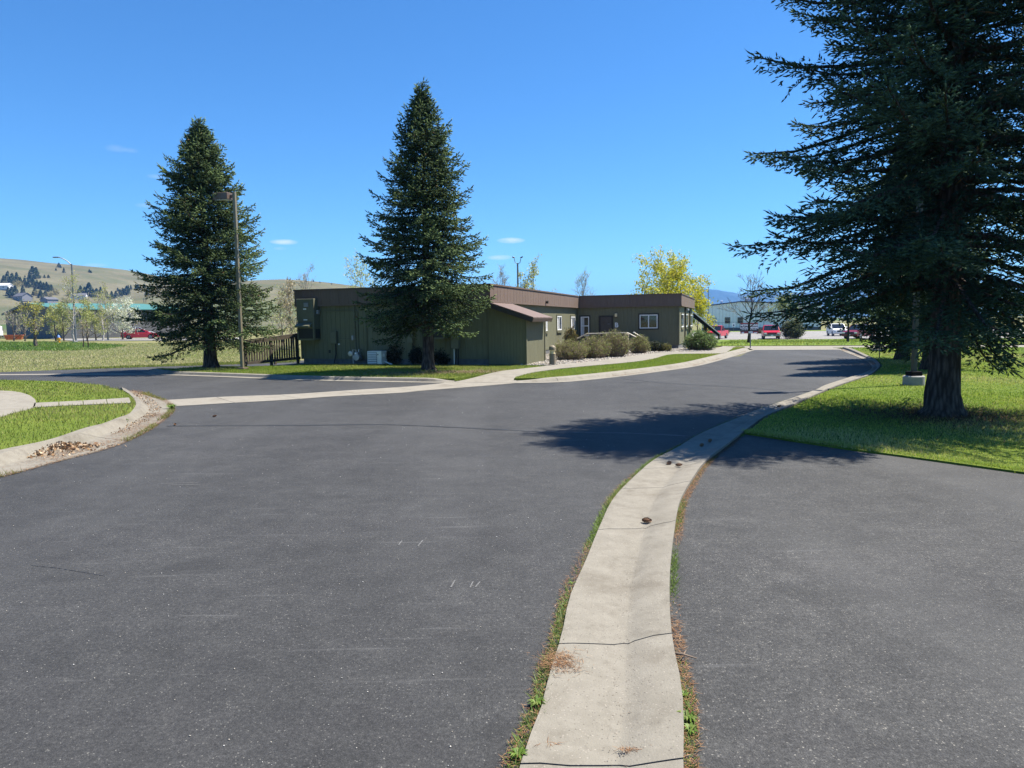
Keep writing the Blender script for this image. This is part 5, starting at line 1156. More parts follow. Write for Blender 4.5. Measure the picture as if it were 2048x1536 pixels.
    P_.append(np.stack([np.cos(ai) * ri, np.sin(ai) * ri, zi], 1)); D_.append(unit(di + rnd.normal(0, .5, di.shape))); L_.append(sl * rnd.uniform(1.0, 2.6, inner)); T_.append(np.full(inner, .12))
    P, D, Ln, T = np.vstack(P_), np.vstack(D_), np.concatenate(L_), np.concatenate(T_)
    V, F, idx = spindles(P, D, Ln, srad * rnd.uniform(.75, 1.2, len(P)), rnd, hi, needles)
    Q = np.concatenate(Q_); Q = np.r_[Q, np.ones(len(T) - len(Q))]
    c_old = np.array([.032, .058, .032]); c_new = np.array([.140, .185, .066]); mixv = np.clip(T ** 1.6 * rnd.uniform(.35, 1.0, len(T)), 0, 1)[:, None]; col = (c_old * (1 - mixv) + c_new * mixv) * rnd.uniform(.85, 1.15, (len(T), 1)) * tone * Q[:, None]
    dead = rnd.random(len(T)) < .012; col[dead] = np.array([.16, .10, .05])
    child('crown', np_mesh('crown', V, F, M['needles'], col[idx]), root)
    limbs.build('limbs', M['bark_spruce'], root)
    zs = [-.12, 0, .12, .35, .8, 1.6, H * .35, H * .6, H * .85, H]; rs = [trunk_r * k for k in (1.9, 1.6, 1.28, 1.12, 1.0, .93, .72, .45, .18, .04)]
    bark_tube([(rnd.normal(0, .01), rnd.normal(0, .01), q) for q in zs], rs, 16, trunk_r * .03, rnd).build('trunk', M['bark_spruce'], root, smooth=True)
    return root, len(F)
NT_ = {}
b = g(423, 736, .085); H_ = at(401, 237, b[1])[2] - .08
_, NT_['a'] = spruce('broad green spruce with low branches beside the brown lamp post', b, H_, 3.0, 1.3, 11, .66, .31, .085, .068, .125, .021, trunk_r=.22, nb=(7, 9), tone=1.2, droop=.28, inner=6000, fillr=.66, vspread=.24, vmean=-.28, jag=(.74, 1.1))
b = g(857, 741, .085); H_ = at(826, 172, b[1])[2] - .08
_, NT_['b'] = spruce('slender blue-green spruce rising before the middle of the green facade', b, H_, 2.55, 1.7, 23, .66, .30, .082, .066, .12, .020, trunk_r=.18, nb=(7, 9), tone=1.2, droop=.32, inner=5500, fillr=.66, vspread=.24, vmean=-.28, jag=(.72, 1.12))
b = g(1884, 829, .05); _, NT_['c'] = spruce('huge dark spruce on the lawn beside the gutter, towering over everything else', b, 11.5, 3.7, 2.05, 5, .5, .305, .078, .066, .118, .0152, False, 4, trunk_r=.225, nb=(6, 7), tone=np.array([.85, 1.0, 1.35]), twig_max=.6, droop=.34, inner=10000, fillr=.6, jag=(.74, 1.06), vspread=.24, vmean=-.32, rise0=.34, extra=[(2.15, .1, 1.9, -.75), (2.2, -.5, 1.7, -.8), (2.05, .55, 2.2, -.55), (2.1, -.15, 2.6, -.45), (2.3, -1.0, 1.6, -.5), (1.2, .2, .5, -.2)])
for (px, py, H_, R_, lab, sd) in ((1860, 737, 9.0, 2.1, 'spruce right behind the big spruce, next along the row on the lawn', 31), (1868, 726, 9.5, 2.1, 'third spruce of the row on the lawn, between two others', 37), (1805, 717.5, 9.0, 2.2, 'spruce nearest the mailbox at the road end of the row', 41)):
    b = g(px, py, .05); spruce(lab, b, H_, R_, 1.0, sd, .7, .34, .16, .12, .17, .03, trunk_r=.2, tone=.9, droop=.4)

def grow_tree(rnd, H, spread, levels=3, n_main=6, clear=.25, up=.55, lean=(0, 0), r0=.1, twist=.25):
    """limbs of a broadleaved tree: list of (points, radii), and the leaf-bearing points"""
    tubes, tips = [], []
    def limb(p, d, L, r, lv):
        n = 4; pts = [p]; q = p.copy(); dd = d.copy()
        for i in range(n):
            dd = unit(dd + rnd.normal(0, twist * .5, 3) + np.array([0, 0, .08])); q = q + dd * L / n; pts.append(q)
        rs = [r * (1 - .72 * i / n) for i in range(n + 1)]; tubes.append((pts, rs, lv))
        if lv >= levels - 1:
            for i in range(1, n + 1): tips.append(pts[i])
        if lv < levels:
            for c in range(rnd.integers(4, 7) if lv < levels - 1 else rnd.integers(3, 6)):
                f = rnd.uniform(.3, 1.0); k = min(n - 1, int(f * n)); pp = pts[k] + (pts[k + 1] - pts[k]) * (f * n - k); ax = unit(pts[k + 1] - pts[k]); pr = unit(np.cross(ax, rnd.normal(size=3)))
                limb(pp, unit(ax * rnd.uniform(.6, 1.0) + pr * rnd.uniform(.45, .95) + np.array([0, 0, .15])), L * rnd.uniform(.42, .68), max(.004, r * (1 - .72 * f) * .62), lv + 1)
    pts = [np.array([lean[0] * t, lean[1] * t, H * .9 * t]) + np.r_[rnd.normal(0, .012 * H, 2) * (t > .1), 0] for t in np.linspace(0, 1, 7)]
    tubes.append((pts, [r0 * (1.15 if i == 0 else 1 - .9 * i / 6) for i in range(7)], 0))
    for i in range(n_main):
        t = clear + (1 - clear) * (i + rnd.uniform(0, .7)) / n_main; k = min(5, int(t * 6)); pp = pts[k] + (pts[k + 1] - pts[k]) * (t * 6 - k); az = i * 2.4 + rnd.uniform(-.4, .4); e = up + .5 * t
        d = np.array([np.cos(az) * np.cos(e), np.sin(az) * np.cos(e), np.sin(e)]); limb(pp, d, spread * rnd.uniform(.7, 1.05) * (1.1 - .55 * t), r0 * (1 - .85 * t) * .55, 1)
    return tubes, np.array(tips)
def leaf_quads(rnd, pts, size, cols, jitter):
    n = len(pts); P = pts + rnd.normal(0, jitter, (n, 3)); a = unit(rnd.normal(size=(n, 3))); b = unit(np.cross(a, rnd.normal(size=(n, 3)))); s = size * rnd.uniform(.6, 1.3, n)[:, None]
    V = np.stack([P - a * s * .5, P + b * s * .3, P + a * s * .5, P - b * s * .3], 1).reshape(-1, 3); F = np.arange(4 * n).reshape(-1, 4)
    c = np.array(cols)[rnd.integers(0, len(cols), n)] * rnd.uniform(.8, 1.2, (n, 1)); return V, F, np.repeat(c, 4, 0)
def tree(label, base, H, spread, seed, leaf=None, n_leaf=0, size=.1, barkm='bark_grey', twigm='twig_grey', jitter=.12, group='bare and budding trees around the office', name='young_tree', tw_min=.009, **kw):
    rnd = np.random.default_rng(seed); root = empty(name, base, 0, label, 'tree', group); tubes, tips = grow_tree(rnd, H, spread, **kw)
    tr, tw = MB(), MB()
    for pts, rs, lv in [(p_[::2], r_[::2], l_) if l_ >= 3 else (p_, r_, l_) for p_, r_, l_ in tubes]: (tr if lv <= 1 else tw).tube([tuple(q) for q in pts], [max(tw_min, q) for q in rs], 7 if lv == 0 else (5 if lv == 1 else 3), lv == 0)
    tr.build('trunk', M[barkm], root, smooth=True)
    if n_leaf:
        pick = tips[rnd.integers(0, len(tips), n_leaf)]; V, F, c = leaf_quads(rnd, pick, size, leaf, jitter); tw.build('twigs', M[twigm], root)['kind'] = 'stuff'; child('crown', np_mesh('crown', V, F, M['leaves'], c), root)
    else: tw.build('crown', M[twigm], root)
    return root
YEL = [(.50, .46, .03), (.44, .43, .035), (.33, .37, .05), (.55, .48, .05)]; YG = [(.28, .30, .06), (.36, .36, .08), (.22, .25, .05)]; WHT = [(.62, .64, .52), (.55, .58, .42), (.35, .40, .18), (.7, .7, .62)]
TAN = [(.30, .24, .13), (.24, .22, .10), (.34, .28, .18)]; PALE = [(.42, .46, .16), (.34, .40, .12), (.5, .52, .25)]; GRN = [(.07, .12, .025), (.10, .16, .035), (.14, .19, .05)]
def tb(px, Y, top, z=None):
    t = at(px, top, Y); zb_ = float(gz(t[0], Y)) if z is None else z; return (t[0], Y, zb_), t[2] - zb_
B_, H_ = tb(1338, 58, 513); tree('round yellow-leaved tree behind the right wing of the office', B_, H_ * .80, 3.5, 3, YEL, 11000, .17, n_main=15, clear=.15, up=.3, r0=.14, levels=3, jitter=.2)
B_, H_ = tb(1398, 57, 590); tree('low yellow-leaved tree beside the sloping canopy', B_, H_, 1.3, 8, YEL, 2200, .16, n_main=7, clear=.2, r0=.06, jitter=.18)
B_, H_ = tb(1066, 60, 526); tree('thin yellow-green tree behind the roof near the twin floodlights', B_, H_, 2.0, 4, YEL + YG, 900, .14, n_main=9, clear=.3, up=.75, r0=.1)
B_, H_ = tb(1040, 60, 552); tree('low yellow-green tree behind the roof at the floodlight pole', B_, H_, 1.2, 14, YEL + YG, 500, .13, n_main=7, clear=.3, up=.6, r0=.07)
B_, H_ = tb(1165, 72, 540); tree('bare grey tree behind the inner corner of the roofs', B_, H_ * .95, 2.1, 6, PALE, 500, .08, n_main=17, clear=.3, up=.7, r0=.09)
B_, H_ = tb(1004, 72, 545); tree('bare grey tree behind the roof beside the slender spruce', B_, H_, 2.0, 7, TAN, 200, .08, n_main=15, clear=.3, up=.75, r0=.08)
B_, H_ = tb(722, 62, 520); tree('pale budding tree behind the roof left of the slender spruce', B_, H_, 2.6, 9, PALE, 900, .15, n_main=9, clear=.3, up=.4, r0=.09)
B_, H_ = tb(612, 60, 545); tree('tall bare tree behind the left end of the office roof', B_, H_, 1.9, 10, TAN, 260, .1, n_main=11, clear=.2, up=.8, r0=.09)
B_, H_ = tb(578, 52, 572); tree('tan budding tree behind the wooden railing', B_, H_, 1.5, 12, TAN, 1500, .12, n_main=12, clear=.1, up=.6, r0=.07)
B_, H_ = tb(592, 50, 600); tree('low tan thicket tree close to the office corner', B_, H_, 1.0, 15, TAN + PALE, 1400, .11, n_main=9, clear=.05, up=.5, r0=.05)
B_, H_ = tb(560, 56, 590); tree('grey budding tree behind the broad spruce', B_, H_, 1.5, 16, TAN + PALE, 900, .11, n_main=9, clear=.1, up=.6, r0=.06)
p = hit(1497, 686.5); H_ = at(1505, 563, p[1])[2] - p[2]; tree('bare tree on the verge before the hiring sign', p, H_, 1.9, 17, PALE + TAN, 260, .07, n_main=14, clear=.28, up=.45, lean=(.35, 0), r0=.11, barkm='bark_dark', twigm='twig_brown')
p = hit(1592, 676); H_ = at(1590, 592, p[1])[2] - p[2]; tree('bare crooked tree beside the evergreen bush near the far lot', p, H_, 2.6, 18, TAN, 60, .08, n_main=9, clear=.25, up=.35, r0=.13, barkm='bark_dark', twigm='twig_brown')
p = hit(1642, 676); H_ = at(1642, 602, p[1])[2] - p[2]; tree('green leafy tree beyond the far lot behind the spruce branches', (p[0] + 3, p[1] + 20, -1), H_ * 1.15, 2.6, 19, GRN + YG, 3000, .22, n_main=10, clear=.2, up=.3, r0=.13, jitter=.3)
p = hit(1695, 684.5); tree('small dark-stemmed tree on the verge behind the mailbox', p, 3.6, 1.2, 20, GRN, 500, .1, n_main=8, clear=.45, r0=.09, barkm='bark_dark')
p = hit(1935, 677); tree('leafy tree beyond the verge right of the big trunk', p, 4.5, 1.7, 21, GRN + PALE, 1800, .14, n_main=9, clear=.3, r0=.09)
p = hit(2010, 678); tree('leafy tree beyond the verge behind the hanging branch', p, 5.0, 1.9, 22, GRN + PALE, 1800, .14, n_main=9, clear=.25, r0=.09)
# the left side
p = hit(72, 694); H_ = at(75, 617, p[1])[2] - p[2]; tree('crooked willow with forked pale stem in the green weeds', p, H_, 1.9, 24, YG + [(.42, .36, .05)], 1500, .12, n_main=9, clear=.22, up=.5, r0=.17, barkm='bark_grey')
for px, py, top, spd, sd, lab, n in ((149, 686, 552, 1.9, 25, 'tall thin birch just behind the street light', 900), (206, 681, 585, 1.9, 26, 'white-stemmed birch left of the blossom tree', 700), (216, 680, 568, 1.8, 27, 'tallest white-stemmed birch beside the blossom tree', 700)):
    p = hit(px, py); tree(lab, p, at(px, top, p[1])[2] - p[2], spd, sd, PALE + YG, n, .14, n_main=12, clear=.2, up=.6, r0=.11, barkm='bark_birch', twigm='twig_grey')
for px, py, top, spd, sd, lab, n in ((112, 682, 622, 2.0, 28, 'budding tree before the warehouse gable', 2600), (128, 682, 612, 2.2, 29, 'yellow-green budding tree left of the street light', 3000), (175, 682, 612, 2.2, 30, 'yellow-green budding tree right of the street light', 3000), (192, 681, 630, 2.0, 32, 'low budding tree before the teal roof', 2600), (50, 682, 632, 2.0, 34, 'bare grey tree before the warehouse near the skip', 250), (28, 682, 630, 2.1, 35, 'bare grey tree between the truck and the warehouse', 120)):
    p = hit(px, py); tree(lab, p, at(px, top, p[1])[2] - p[2], spd, sd, YG + PALE, n, .14, n_main=10, clear=.08, up=.5, r0=.1)
p = hit(246, 679.5); tree('wide blossom tree covered in white flowers by the red sedan', p, at(246, 611, p[1])[2] - p[2], 2.9, 36, WHT, 5200, .17, n_main=12, clear=.12, up=.25, r0=.13, jitter=.22)
for px, sd in ((167, 38), (177, 39)):
    p = hit(px, 695); tree('slim dark sapling in the weeds before the budding trees', p, at(px, 640, p[1])[2] - p[2], .5, sd, TAN, 90, .09, n_main=6, clear=.35, up=.9, r0=.05, barkm='bark_dark', group='slim saplings in the weeds')

def shrub(label, base, h, rx, ry, seed, n_stem, n_leaf, size, cols, stemm='twig_brown', fill=.35, group='garden shrubs', name='shrub', arch=.5, forks=3):
    rnd = np.random.default_rng(seed); root = empty(name, base, 0, label, 'shrub', group); mb = MB(); pts_all = []
    for i in range(n_stem):
        az = rnd.uniform(0, 6.28); rr = rnd.uniform(0, 1) ** .6; hh = h * math.sqrt(max(.02, 1 - .86 * rr ** 2.6)) * rnd.uniform(.5, 1.0) * (1.18 if rnd.random() < .12 else 1.0); end = np.array([np.cos(az) * rx * rr, np.sin(az) * ry * rr, hh]); st = np.array([end[0] * .5, end[1] * .5, 0])
        mid = (st + end) / 2 + np.array([end[0] * .1, end[1] * .1, hh * .1 * arch]); P4 = [st, st + (mid - st) * .6, mid, end]
        mb.tube([tuple(q) for q in P4], [.010, .008, .006, .003], 3, False); pts_all += [mid + (end - mid) * t for t in rnd.uniform(fill - .6, 1, 5)]
        for _ in range(forks):
            t = rnd.uniform(.3, .9); q = mid * (1 - t) + end * t if t > .5 else st * (1 - t) + mid * t; e2 = q + np.array([rnd.normal(0, .14) * rx, rnd.normal(0, .14) * ry, rnd.uniform(.1, .28) * h]); mb.tube([tuple(q), tuple((q + e2) / 2 + rnd.normal(0, .01, 3)), tuple(e2)], [.005, .004, .002], 3, False); pts_all += [q + (e2 - q) * s_ for s_ in rnd.uniform(.3, 1, 3)]
    pts = np.array(pts_all); pts = pts[pts[:, 2] > h * .05]; pk = pts[rnd.integers(0, len(pts), n_leaf)]; V, F, c = leaf_quads(rnd, pk, size, cols, size * .6); V[:, 2] = np.maximum(V[:, 2], .01)
    mb.build('stems', M[stemm], root); child('foliage', np_mesh('foliage', V, F, M['leaves'], c), root); return root
OLV = [(.24, .29, .075), (.30, .33, .10), (.18, .22, .06), (.30, .27, .12)]; PUR = [(.14, .10, .07), (.18, .13, .09)]
def sh(px, py, x0, x1, top, z=.1): p = g(px, py, z); return p, (x1 - x0) / 2 * p[1] / FPX, at(px, top, p[1])[2] - z
for px, py, x0, x1, top, sd, lab in ((1139, 719.5, 1110, 1168, 676, 51, 'twiggy olive shrub beside the lean-to bollard'), (1188, 716, 1158, 1216, 672, 52, 'twiggy olive shrub second from the lean-to bollard'), (1229, 713.5, 1202, 1258, 667, 53, 'twiggy olive shrub just left of the taller bollard'), (1278, 706.5, 1260, 1298, 667, 54, 'twiggy olive shrub under the sloping handrail')):
    p, rx, h = sh(px, py, x0, x1, top); shrub(lab, p, h * (.88 + .1 * (sd % 3)), rx * (1.2 + .08 * (sd % 2)), rx * .95, sd, 240, 5200, .045, OLV, 'twig_tan', fill=.3, forks=5)
p, rx, h = sh(1141, 704, 1124, 1155, 658); shrub('upright bronze-tipped evergreen shrub below the side windows', p, h * 1.0, rx * .85, rx * .7, 55, 120, 3800, .07, [(.06, .07, .025), (.11, .10, .03), (.20, .14, .03)], fill=.2)
p, rx, h = sh(1312, 702.5, 1294, 1334, 685); shrub('low dark juniper mound under the wide white window', p, h, rx, rx * .7, 56, 120, 3600, .06, [(.025, .035, .015), (.04, .05, .02)], fill=.1)
p, rx, h = sh(1332, 702.5, 1320, 1343, 689); shrub('small golden juniper next to the dark mound', p, h, rx, rx * .8, 57, 80, 2000, .05, [(.16, .17, .05), (.24, .19, .07), (.12, .14, .04)], fill=.1)
p, rx, h = sh(1400, 700, 1361, 1441, 663); shrub('big leafy green bush at the end corner of the wing', p, h * .95, rx * .88, rx * .8, 58, 260, 8500, .075, [(.14, .21, .06), (.19, .27, .085), (.10, .15, .045)], fill=.15)
for px, py, x0, x1, top, sd, lab in ((797, 728.5, 768, 826, 683, 59, 'dark evergreen shrub beside the white heat pump'), (838, 729, 814, 852, 695, 60, 'dark evergreen shrub left of the slender spruce trunk'), (888, 729, 866, 910, 700, 61, 'dark evergreen shrub below the second air conditioner')):
    p, rx, h = sh(px, py, x0, x1, top, .085); shrub(lab, p, h, rx, rx * .5, sd, 130, 4200, .07, [(.018, .026, .014), (.028, .038, .018)], fill=.05)
p = hit(1584, 678); shrub('large dark evergreen bush between the red pickup and the crooked tree', p, at(1584, 640, p[1])[2] - p[2], 24 * p[1] / FPX, 1.2, 62, 160, 6500, .16, [(.035, .055, .018), (.06, .085, .025), (.10, .11, .04)], fill=.1)
for px, sd, lab in ((1453, 63, 'small round shrub in the far lot left of the hiring sign'), (1519, 64, 'small round shrub in the far lot right of the hiring sign')):
    p = hit(px, 667.5); shrub(lab, p, .75, .62, .5, sd, 60, 1200, .12, [(.10, .10, .04), (.14, .12, .05), (.2, .1, .05)], fill=.1)
# conifers on the hillside
rnd = np.random.default_rng(77)
def pine_mesh(seed):
    rn = np.random.default_rng(seed); n = 420; t = rn.uniform(.08, 1, n); r = (1 - t) ** .7 * .30 * rn.uniform(.5, 1.15, n); az = rn.uniform(0, 6.28, n); P = np.stack([np.cos(az) * r, np.sin(az) * r, t], 1)
    V, F, c = leaf_quads(rn, P, .13, [(.050, .078, .034), (.07, .095, .042), (.034, .055, .028)], .015); return np_mesh('crown', V, F, M['leaves'], c)
pm = [pine_mesh(i) for i in range(4)]; ptr = MB().tube([(0, 0, -.1), (0, 0, .5)], [.03, .015], 5).mesh('trunk', M['bark_dark'])
spots = [(15, 561, 12), (25, 566, 14), (34, 563, 13), (8, 566, 11), (20, 570, 12), (41, 566, 9), (50, 572, 12), (60, 564, 15), (66, 558, 18), (73, 557, 16), (57, 575, 12), (67, 574, 13), (75, 577, 12), (82, 578, 12), (88, 580, 11), (94, 580, 12), (98, 583, 10), (103, 581, 9), (46, 590, 13), (31, 592, 15), (25, 596, 16), (17, 592, 13), (70, 590, 10), (82, 596, 12), (91, 592, 8),
         (162, 590, 14), (170, 588, 11), (179, 592, 20), (187, 595, 13), (194, 594, 13), (202, 591, 13), (158, 594, 11), (214, 596, 11), (224, 598, 12), (232, 595, 10), (241, 594, 12), (248, 590, 10), (254, 590, 14), (257, 582, 9), (262, 580, 8), (272, 578, 8), (276, 577, 7), (289, 575, 6), (236, 583, 6), (245, 583, 6),
         (118, 535, 7), (112, 541, 4), (128, 546, 8), (121, 536, 5), (179, 545, 5), (182, 546, 4), (16, 548, 5), (89, 556, 5), (97, 556, 5), (50, 554, 3), (44, 612, 8), (297, 581, 7), (294, 590, 9),
         (612, 563.5, 4), (627, 563.8, 4), (640, 566, 3), (663, 569, 3)]
for i, (px, py, hp_) in enumerate(spots):
    p = hit(px, py); h = hp_ * np.hypot(p[0], p[1]) / FPX * 1.15
    o = empty('hillside_pine', (p[0], p[1], p[2] - .2), float(rnd.uniform(0, 6)), ['dark pine in the belt among the hillside houses', 'dark pine in the row across the lower right hillside', 'lone dark pine dotted near the bare hill ridge', 'tiny pine on the crest of the nearer hill'][0 if i < 25 else 1 if i < 45 else 2 if i < 57 else 3], 'conifer', ['pines among the hillside houses', 'pines across the lower hillside', 'pines near the ridge', 'pines on the near crest'][0 if i < 25 else 1 if i < 45 else 2 if i < 57 else 3]); o.scale = (h * rnd.uniform(.9, 1.5), h * rnd.uniform(.9, 1.5), h)
    child('crown', pm[i % 4], o); child('trunk', ptr, o)
for i, (px, py, hp_) in enumerate([(38, 572, 9), (30, 575, 8), (75, 592, 9), (100, 593, 8), (112, 590, 9), (140, 592, 10), (150, 596, 9), (128, 607, 8), (138, 609, 9), (172, 605, 9), (166, 608, 8), (62, 600, 7)]):
    p = hit(px, py); h = hp_ * np.hypot(p[0], p[1]) / FPX
    o = shrub('budding yellowish tree among the hillside houses', (p[0], p[1], p[2] - .2), h * 1.2, h * .75, h * .7, 200 + i, 40, 420, h * .16, [(.25, .21, .08), (.30, .24, .06), (.2, .2, .09)], fill=.1, group='budding trees among the hillside houses', name='hillside_tree', forks=1); o['category'] = 'tree'
# two poles on the hill
for px in (288, 292): 
    p = hit(px, 606); r = empty('utility_pole', p, 0, 'thin wooden utility pole at the foot of the hill', 'utility pole', 'utility poles at the foot of the hill'); MB().tube([(0, 0, 0), (0, 0, 9 * p[1] / FPX)], .18, 6).build('pole', M['bark_dark'], r); MB().box(-1, 1, -.1, .1, 8 * p[1] / FPX - .15, 8 * p[1] / FPX + .1).build('crossarm', M['bark_dark'], r)

# ------------------------------------------------------------------ grass, weeds, litter
def in_poly(P, poly):
    x, y = P[:, 0], P[:, 1]; c = np.zeros(len(P), bool); n = len(poly)
    for i in range(n):
        (x0, y0), (x1, y1) = poly[i][:2], poly[(i + 1) % n][:2]
        if y0 == y1: continue
        k = ((y0 > y) != (y1 > y)) & (x < (x1 - x0) * (y - y0) / (y1 - y0) + x0); c ^= k
    return c
def scatter(poly, n, rnd, dref=9.0, power=1.2, box=None):
    """n points in a polygon, denser near the camera's side of it so that blades keep their picture size"""
    A = np.array([p[:2] for p in poly]); lo, hi = A.min(0), A.max(0)
    if box is not None: lo = np.maximum(lo, box[0]); hi = np.minimum(hi, box[1])
    out = []; got = 0
    while got < n:
        P = rnd.uniform(lo, hi, (n * 3, 2)); d = np.hypot(P[:, 0], P[:, 1]); P = P[rnd.random(len(P)) < np.minimum(1, (dref / np.maximum(d, 1)) ** power)]; P = P[in_poly(P, A)]; out.append(P); got += len(P)
        if len(P) == 0: break
    return np.vstack(out)[:n]
def patchy(P, f, seed):
    r = np.random.default_rng(seed); v = np.zeros(len(P))
    for k in range(7): a = r.uniform(0, 6.28); q = f * r.uniform(.5, 2.2); v += np.sin((P[:, 0] * np.cos(a) + P[:, 1] * np.sin(a)) * q + r.uniform(0, 6.28))
    return np.clip(.5 + v / 6, 0, 1)
def blades(P, z, h0, h1, w, cols, seed, lean=.45, wd=True):
    rnd = np.random.default_rng(seed); n = len(P); d = np.hypot(P[:, 0], P[:, 1]); ww = w * (np.maximum(1, d / 9.0) if wd else 1) * rnd.uniform(.7, 1.3, n); pt = patchy(P, 1.1, seed); pt2 = patchy(P, .35, seed + 1)
    h = rnd.uniform(h0, h1, n) * (.7 + .6 * pt); az = rnd.uniform(0, 6.28, n); fa = rnd.uniform(0, 6.28, n); s = np.stack([np.cos(fa), np.sin(fa), 0 * fa], 1) * (ww / 2)[:, None]
    zz = z(P[:, 0], P[:, 1]) if callable(z) else np.full(n, z); B = np.column_stack([P, zz - .004]); tip = B + np.stack([np.cos(az) * h * lean, np.sin(az) * h * lean, h], 1) * rnd.uniform(.7, 1.2, (n, 1))
    V = np.stack([B - s, B + s, tip], 1).reshape(-1, 3); k = np.clip(pt * .5 + pt2 * .5 + rnd.normal(0, .16, n), 0, .999) * (len(cols) - 1); i = k.astype(int); f = (k - i)[:, None]; C = np.array(cols); c = (C[i] * (1 - f) + C[np.minimum(i + 1, len(C) - 1)] * f) * rnd.uniform(.75, 1.25, (n, 1))
    return V, np.arange(3 * n).reshape(-1, 3), np.repeat(c, 3, 0)
def stuff(name, V, F, c, mat, label, cat):
    o = bpy.data.objects.new(name, np_mesh(name, V, F, M[mat], c)); link(o); tag(o, label, cat, kind='stuff'); return o
rg = np.random.default_rng(99)
LAWN = [(.13, .21, .024), (.19, .29, .03), (.26, .33, .045), (.36, .38, .09), (.44, .40, .17)]
P = scatter(lawn_right, 150000, rg, 8, 1.35, ((2, 7), (26, 42))); P = np.vstack([P, scatter(lawn_right, 35000, rg, 8, 1.0, ((3, 7), (13, 15)))]); V, F, c = blades(P, LZ, .02, .046, .009, LAWN, 1); stuff('lawn_grass', V, F, c, 'grass_blades', 'mown lawn grass under and behind the big spruce', 'grass')
P = scatter(isl_poly, 70000, rg, 10, 1.2, ((-26, 7), (0, 24))); keep = ~in_poly(P, [*padw, g(-260, 860, .13), g(-260, 780, .13)]); keep &= ~in_poly(P, [*wa, *wb[::-1]]); V, F, c = blades(P[keep], ISZ, .03, .075, .009, [(.15, .19, .03), (.21, .25, .045), (.30, .29, .10), (.22, .25, .05)], 2); stuff('lawn_grass', V, F, c, 'grass_blades', 'shaggy grass on the small kerbed island with the round concrete pad', 'grass')
P = scatter(lawn_c, 55000, rg, 20, .6); V, F, c = blades(P, CZ, .03, .06, .007, [(.16, .23, .03), (.22, .28, .045), (.32, .31, .10), (.2, .26, .04)], 3); stuff('lawn_grass', V, F, c, 'grass_blades', 'lawn grass between the kerb and the facade', 'grass')
P = scatter(lawn_s, 35000, rg, 25, .6); V, F, c = blades(P, .095, .03, .055, .006, [(.17, .26, .028), (.23, .31, .045), (.32, .33, .08)], 4); stuff('lawn_grass', V, F, c, 'grass_blades', 'bright lawn strip between the curved walkway and the kerb', 'grass')
ln = smooth_line(np.array([g(*p_, .01) for p_ in lawn_near[:-1]]), 60); tq = rg.uniform(0, 59, 9000); P = np.stack([np.interp(tq, np.arange(60), ln[:, k_]) for k_ in range(2)], 1) + rg.normal(0, .035, (9000, 2)) + [0, .03]
V, F, c = blades(P, .006, .02, .07, .008, LAWN, 9, .9); stuff('lawn_grass', V, F, c, 'grass_blades', 'ragged grass fringe where the lawn meets the driveway', 'grass')
# dry field on the left
fld = [g(-60, 747), g(117, 740.5), g(328, 733.2), g(480, 728.6), g(600, 724), g(600, 695), hit(470, 684), hit(180, 688), hit(-60, 696)]
P = scatter(fld, 45000, rg, 35, .8); P = np.vstack([P, scatter(fld, 30000, rg, 35, .8)]); V, F, c = blades(P, -.03, .03, .11, .007, [(.15, .22, .045), (.25, .28, .085), (.38, .35, .18), (.19, .25, .055), (.44, .40, .24), (.28, .28, .11)], 5, .6); stuff('field_grass', V, F, c, 'grass_blades', 'tall dry grass of the vacant field', 'grass')
mow = [g(100, 740.6), g(328, 733.4), g(480, 728.8), g(600, 724.5), g(600, 719), g(480, 724), g(328, 729), g(150, 737)]
P = scatter(mow, 14000, rg, 30, .5); V, F, c = blades(P, -.02, .03, .09, .010, [(.13, .19, .03), (.2, .23, .05), (.16, .2, .04)], 6); stuff('field_grass', V, F, c, 'grass_blades', 'green mown strip along the field edge', 'grass')
grn = [hit(-60, 702), hit(110, 702), hit(200, 699), hit(255, 692), hit(150, 685.5), hit(-60, 684.5)]
P = scatter(grn, 16000, rg, 60, .3); V, F, c = blades(P, -.03, .06, .26, .010, [(.07, .15, .025), (.11, .20, .03), (.17, .23, .05)], 7, .6); stuff('green_weeds', V, F, c, 'grass_blades', 'lush green weeds round the crooked willow and the hydrant', 'weeds')
vg = [W(*(O2 + a * EX + t * QX)) for a, t in ((-2, .5), (45, .5), (60, 49), (-2, 49))]
P = scatter(vg, 30000, rg, 45, .5); V, F, c = blades(P, lambda x, y: gz(x, y) + .03, .05, .12, .012, [(.15, .22, .03), (.21, .27, .045), (.28, .31, .07)], 8); stuff('verge_grass', V, F, c, 'grass_blades', 'green roadside verge grass', 'grass')

# weeds and spruce needles along the gutter
def along(rail, t0, t1, n, off0, off1, rnd, z):
    t = rnd.uniform(t0, t1, n) ** 1.0 * (len(rail) - 1); q = np.stack([np.interp(t, np.arange(len(rail)), rail[:, k]) for k in range(2)], 1); e = 1.0
    q2 = np.stack([np.interp(np.minimum(t + 1, len(rail) - 1), np.arange(len(rail)), rail[:, k]) for k in range(2)], 1); q1 = np.stack([np.interp(np.maximum(t - 1, 0), np.arange(len(rail)), rail[:, k]) for k in range(2)], 1); d = unit(q2 - q1); nr_ = np.stack([d[:, 1], -d[:, 0]], 1)
    return q + nr_ * rnd.uniform(off0, off1, n)[:, None], t
tt = [param_at((gut_l + gut_r) / 2, g(*p)) for p in ((1205, 1530), (1440, 872), (1640, 778))]
GRW = [(.09, .16, .025), (.13, .21, .035), (.18, .23, .06)]
parts = []
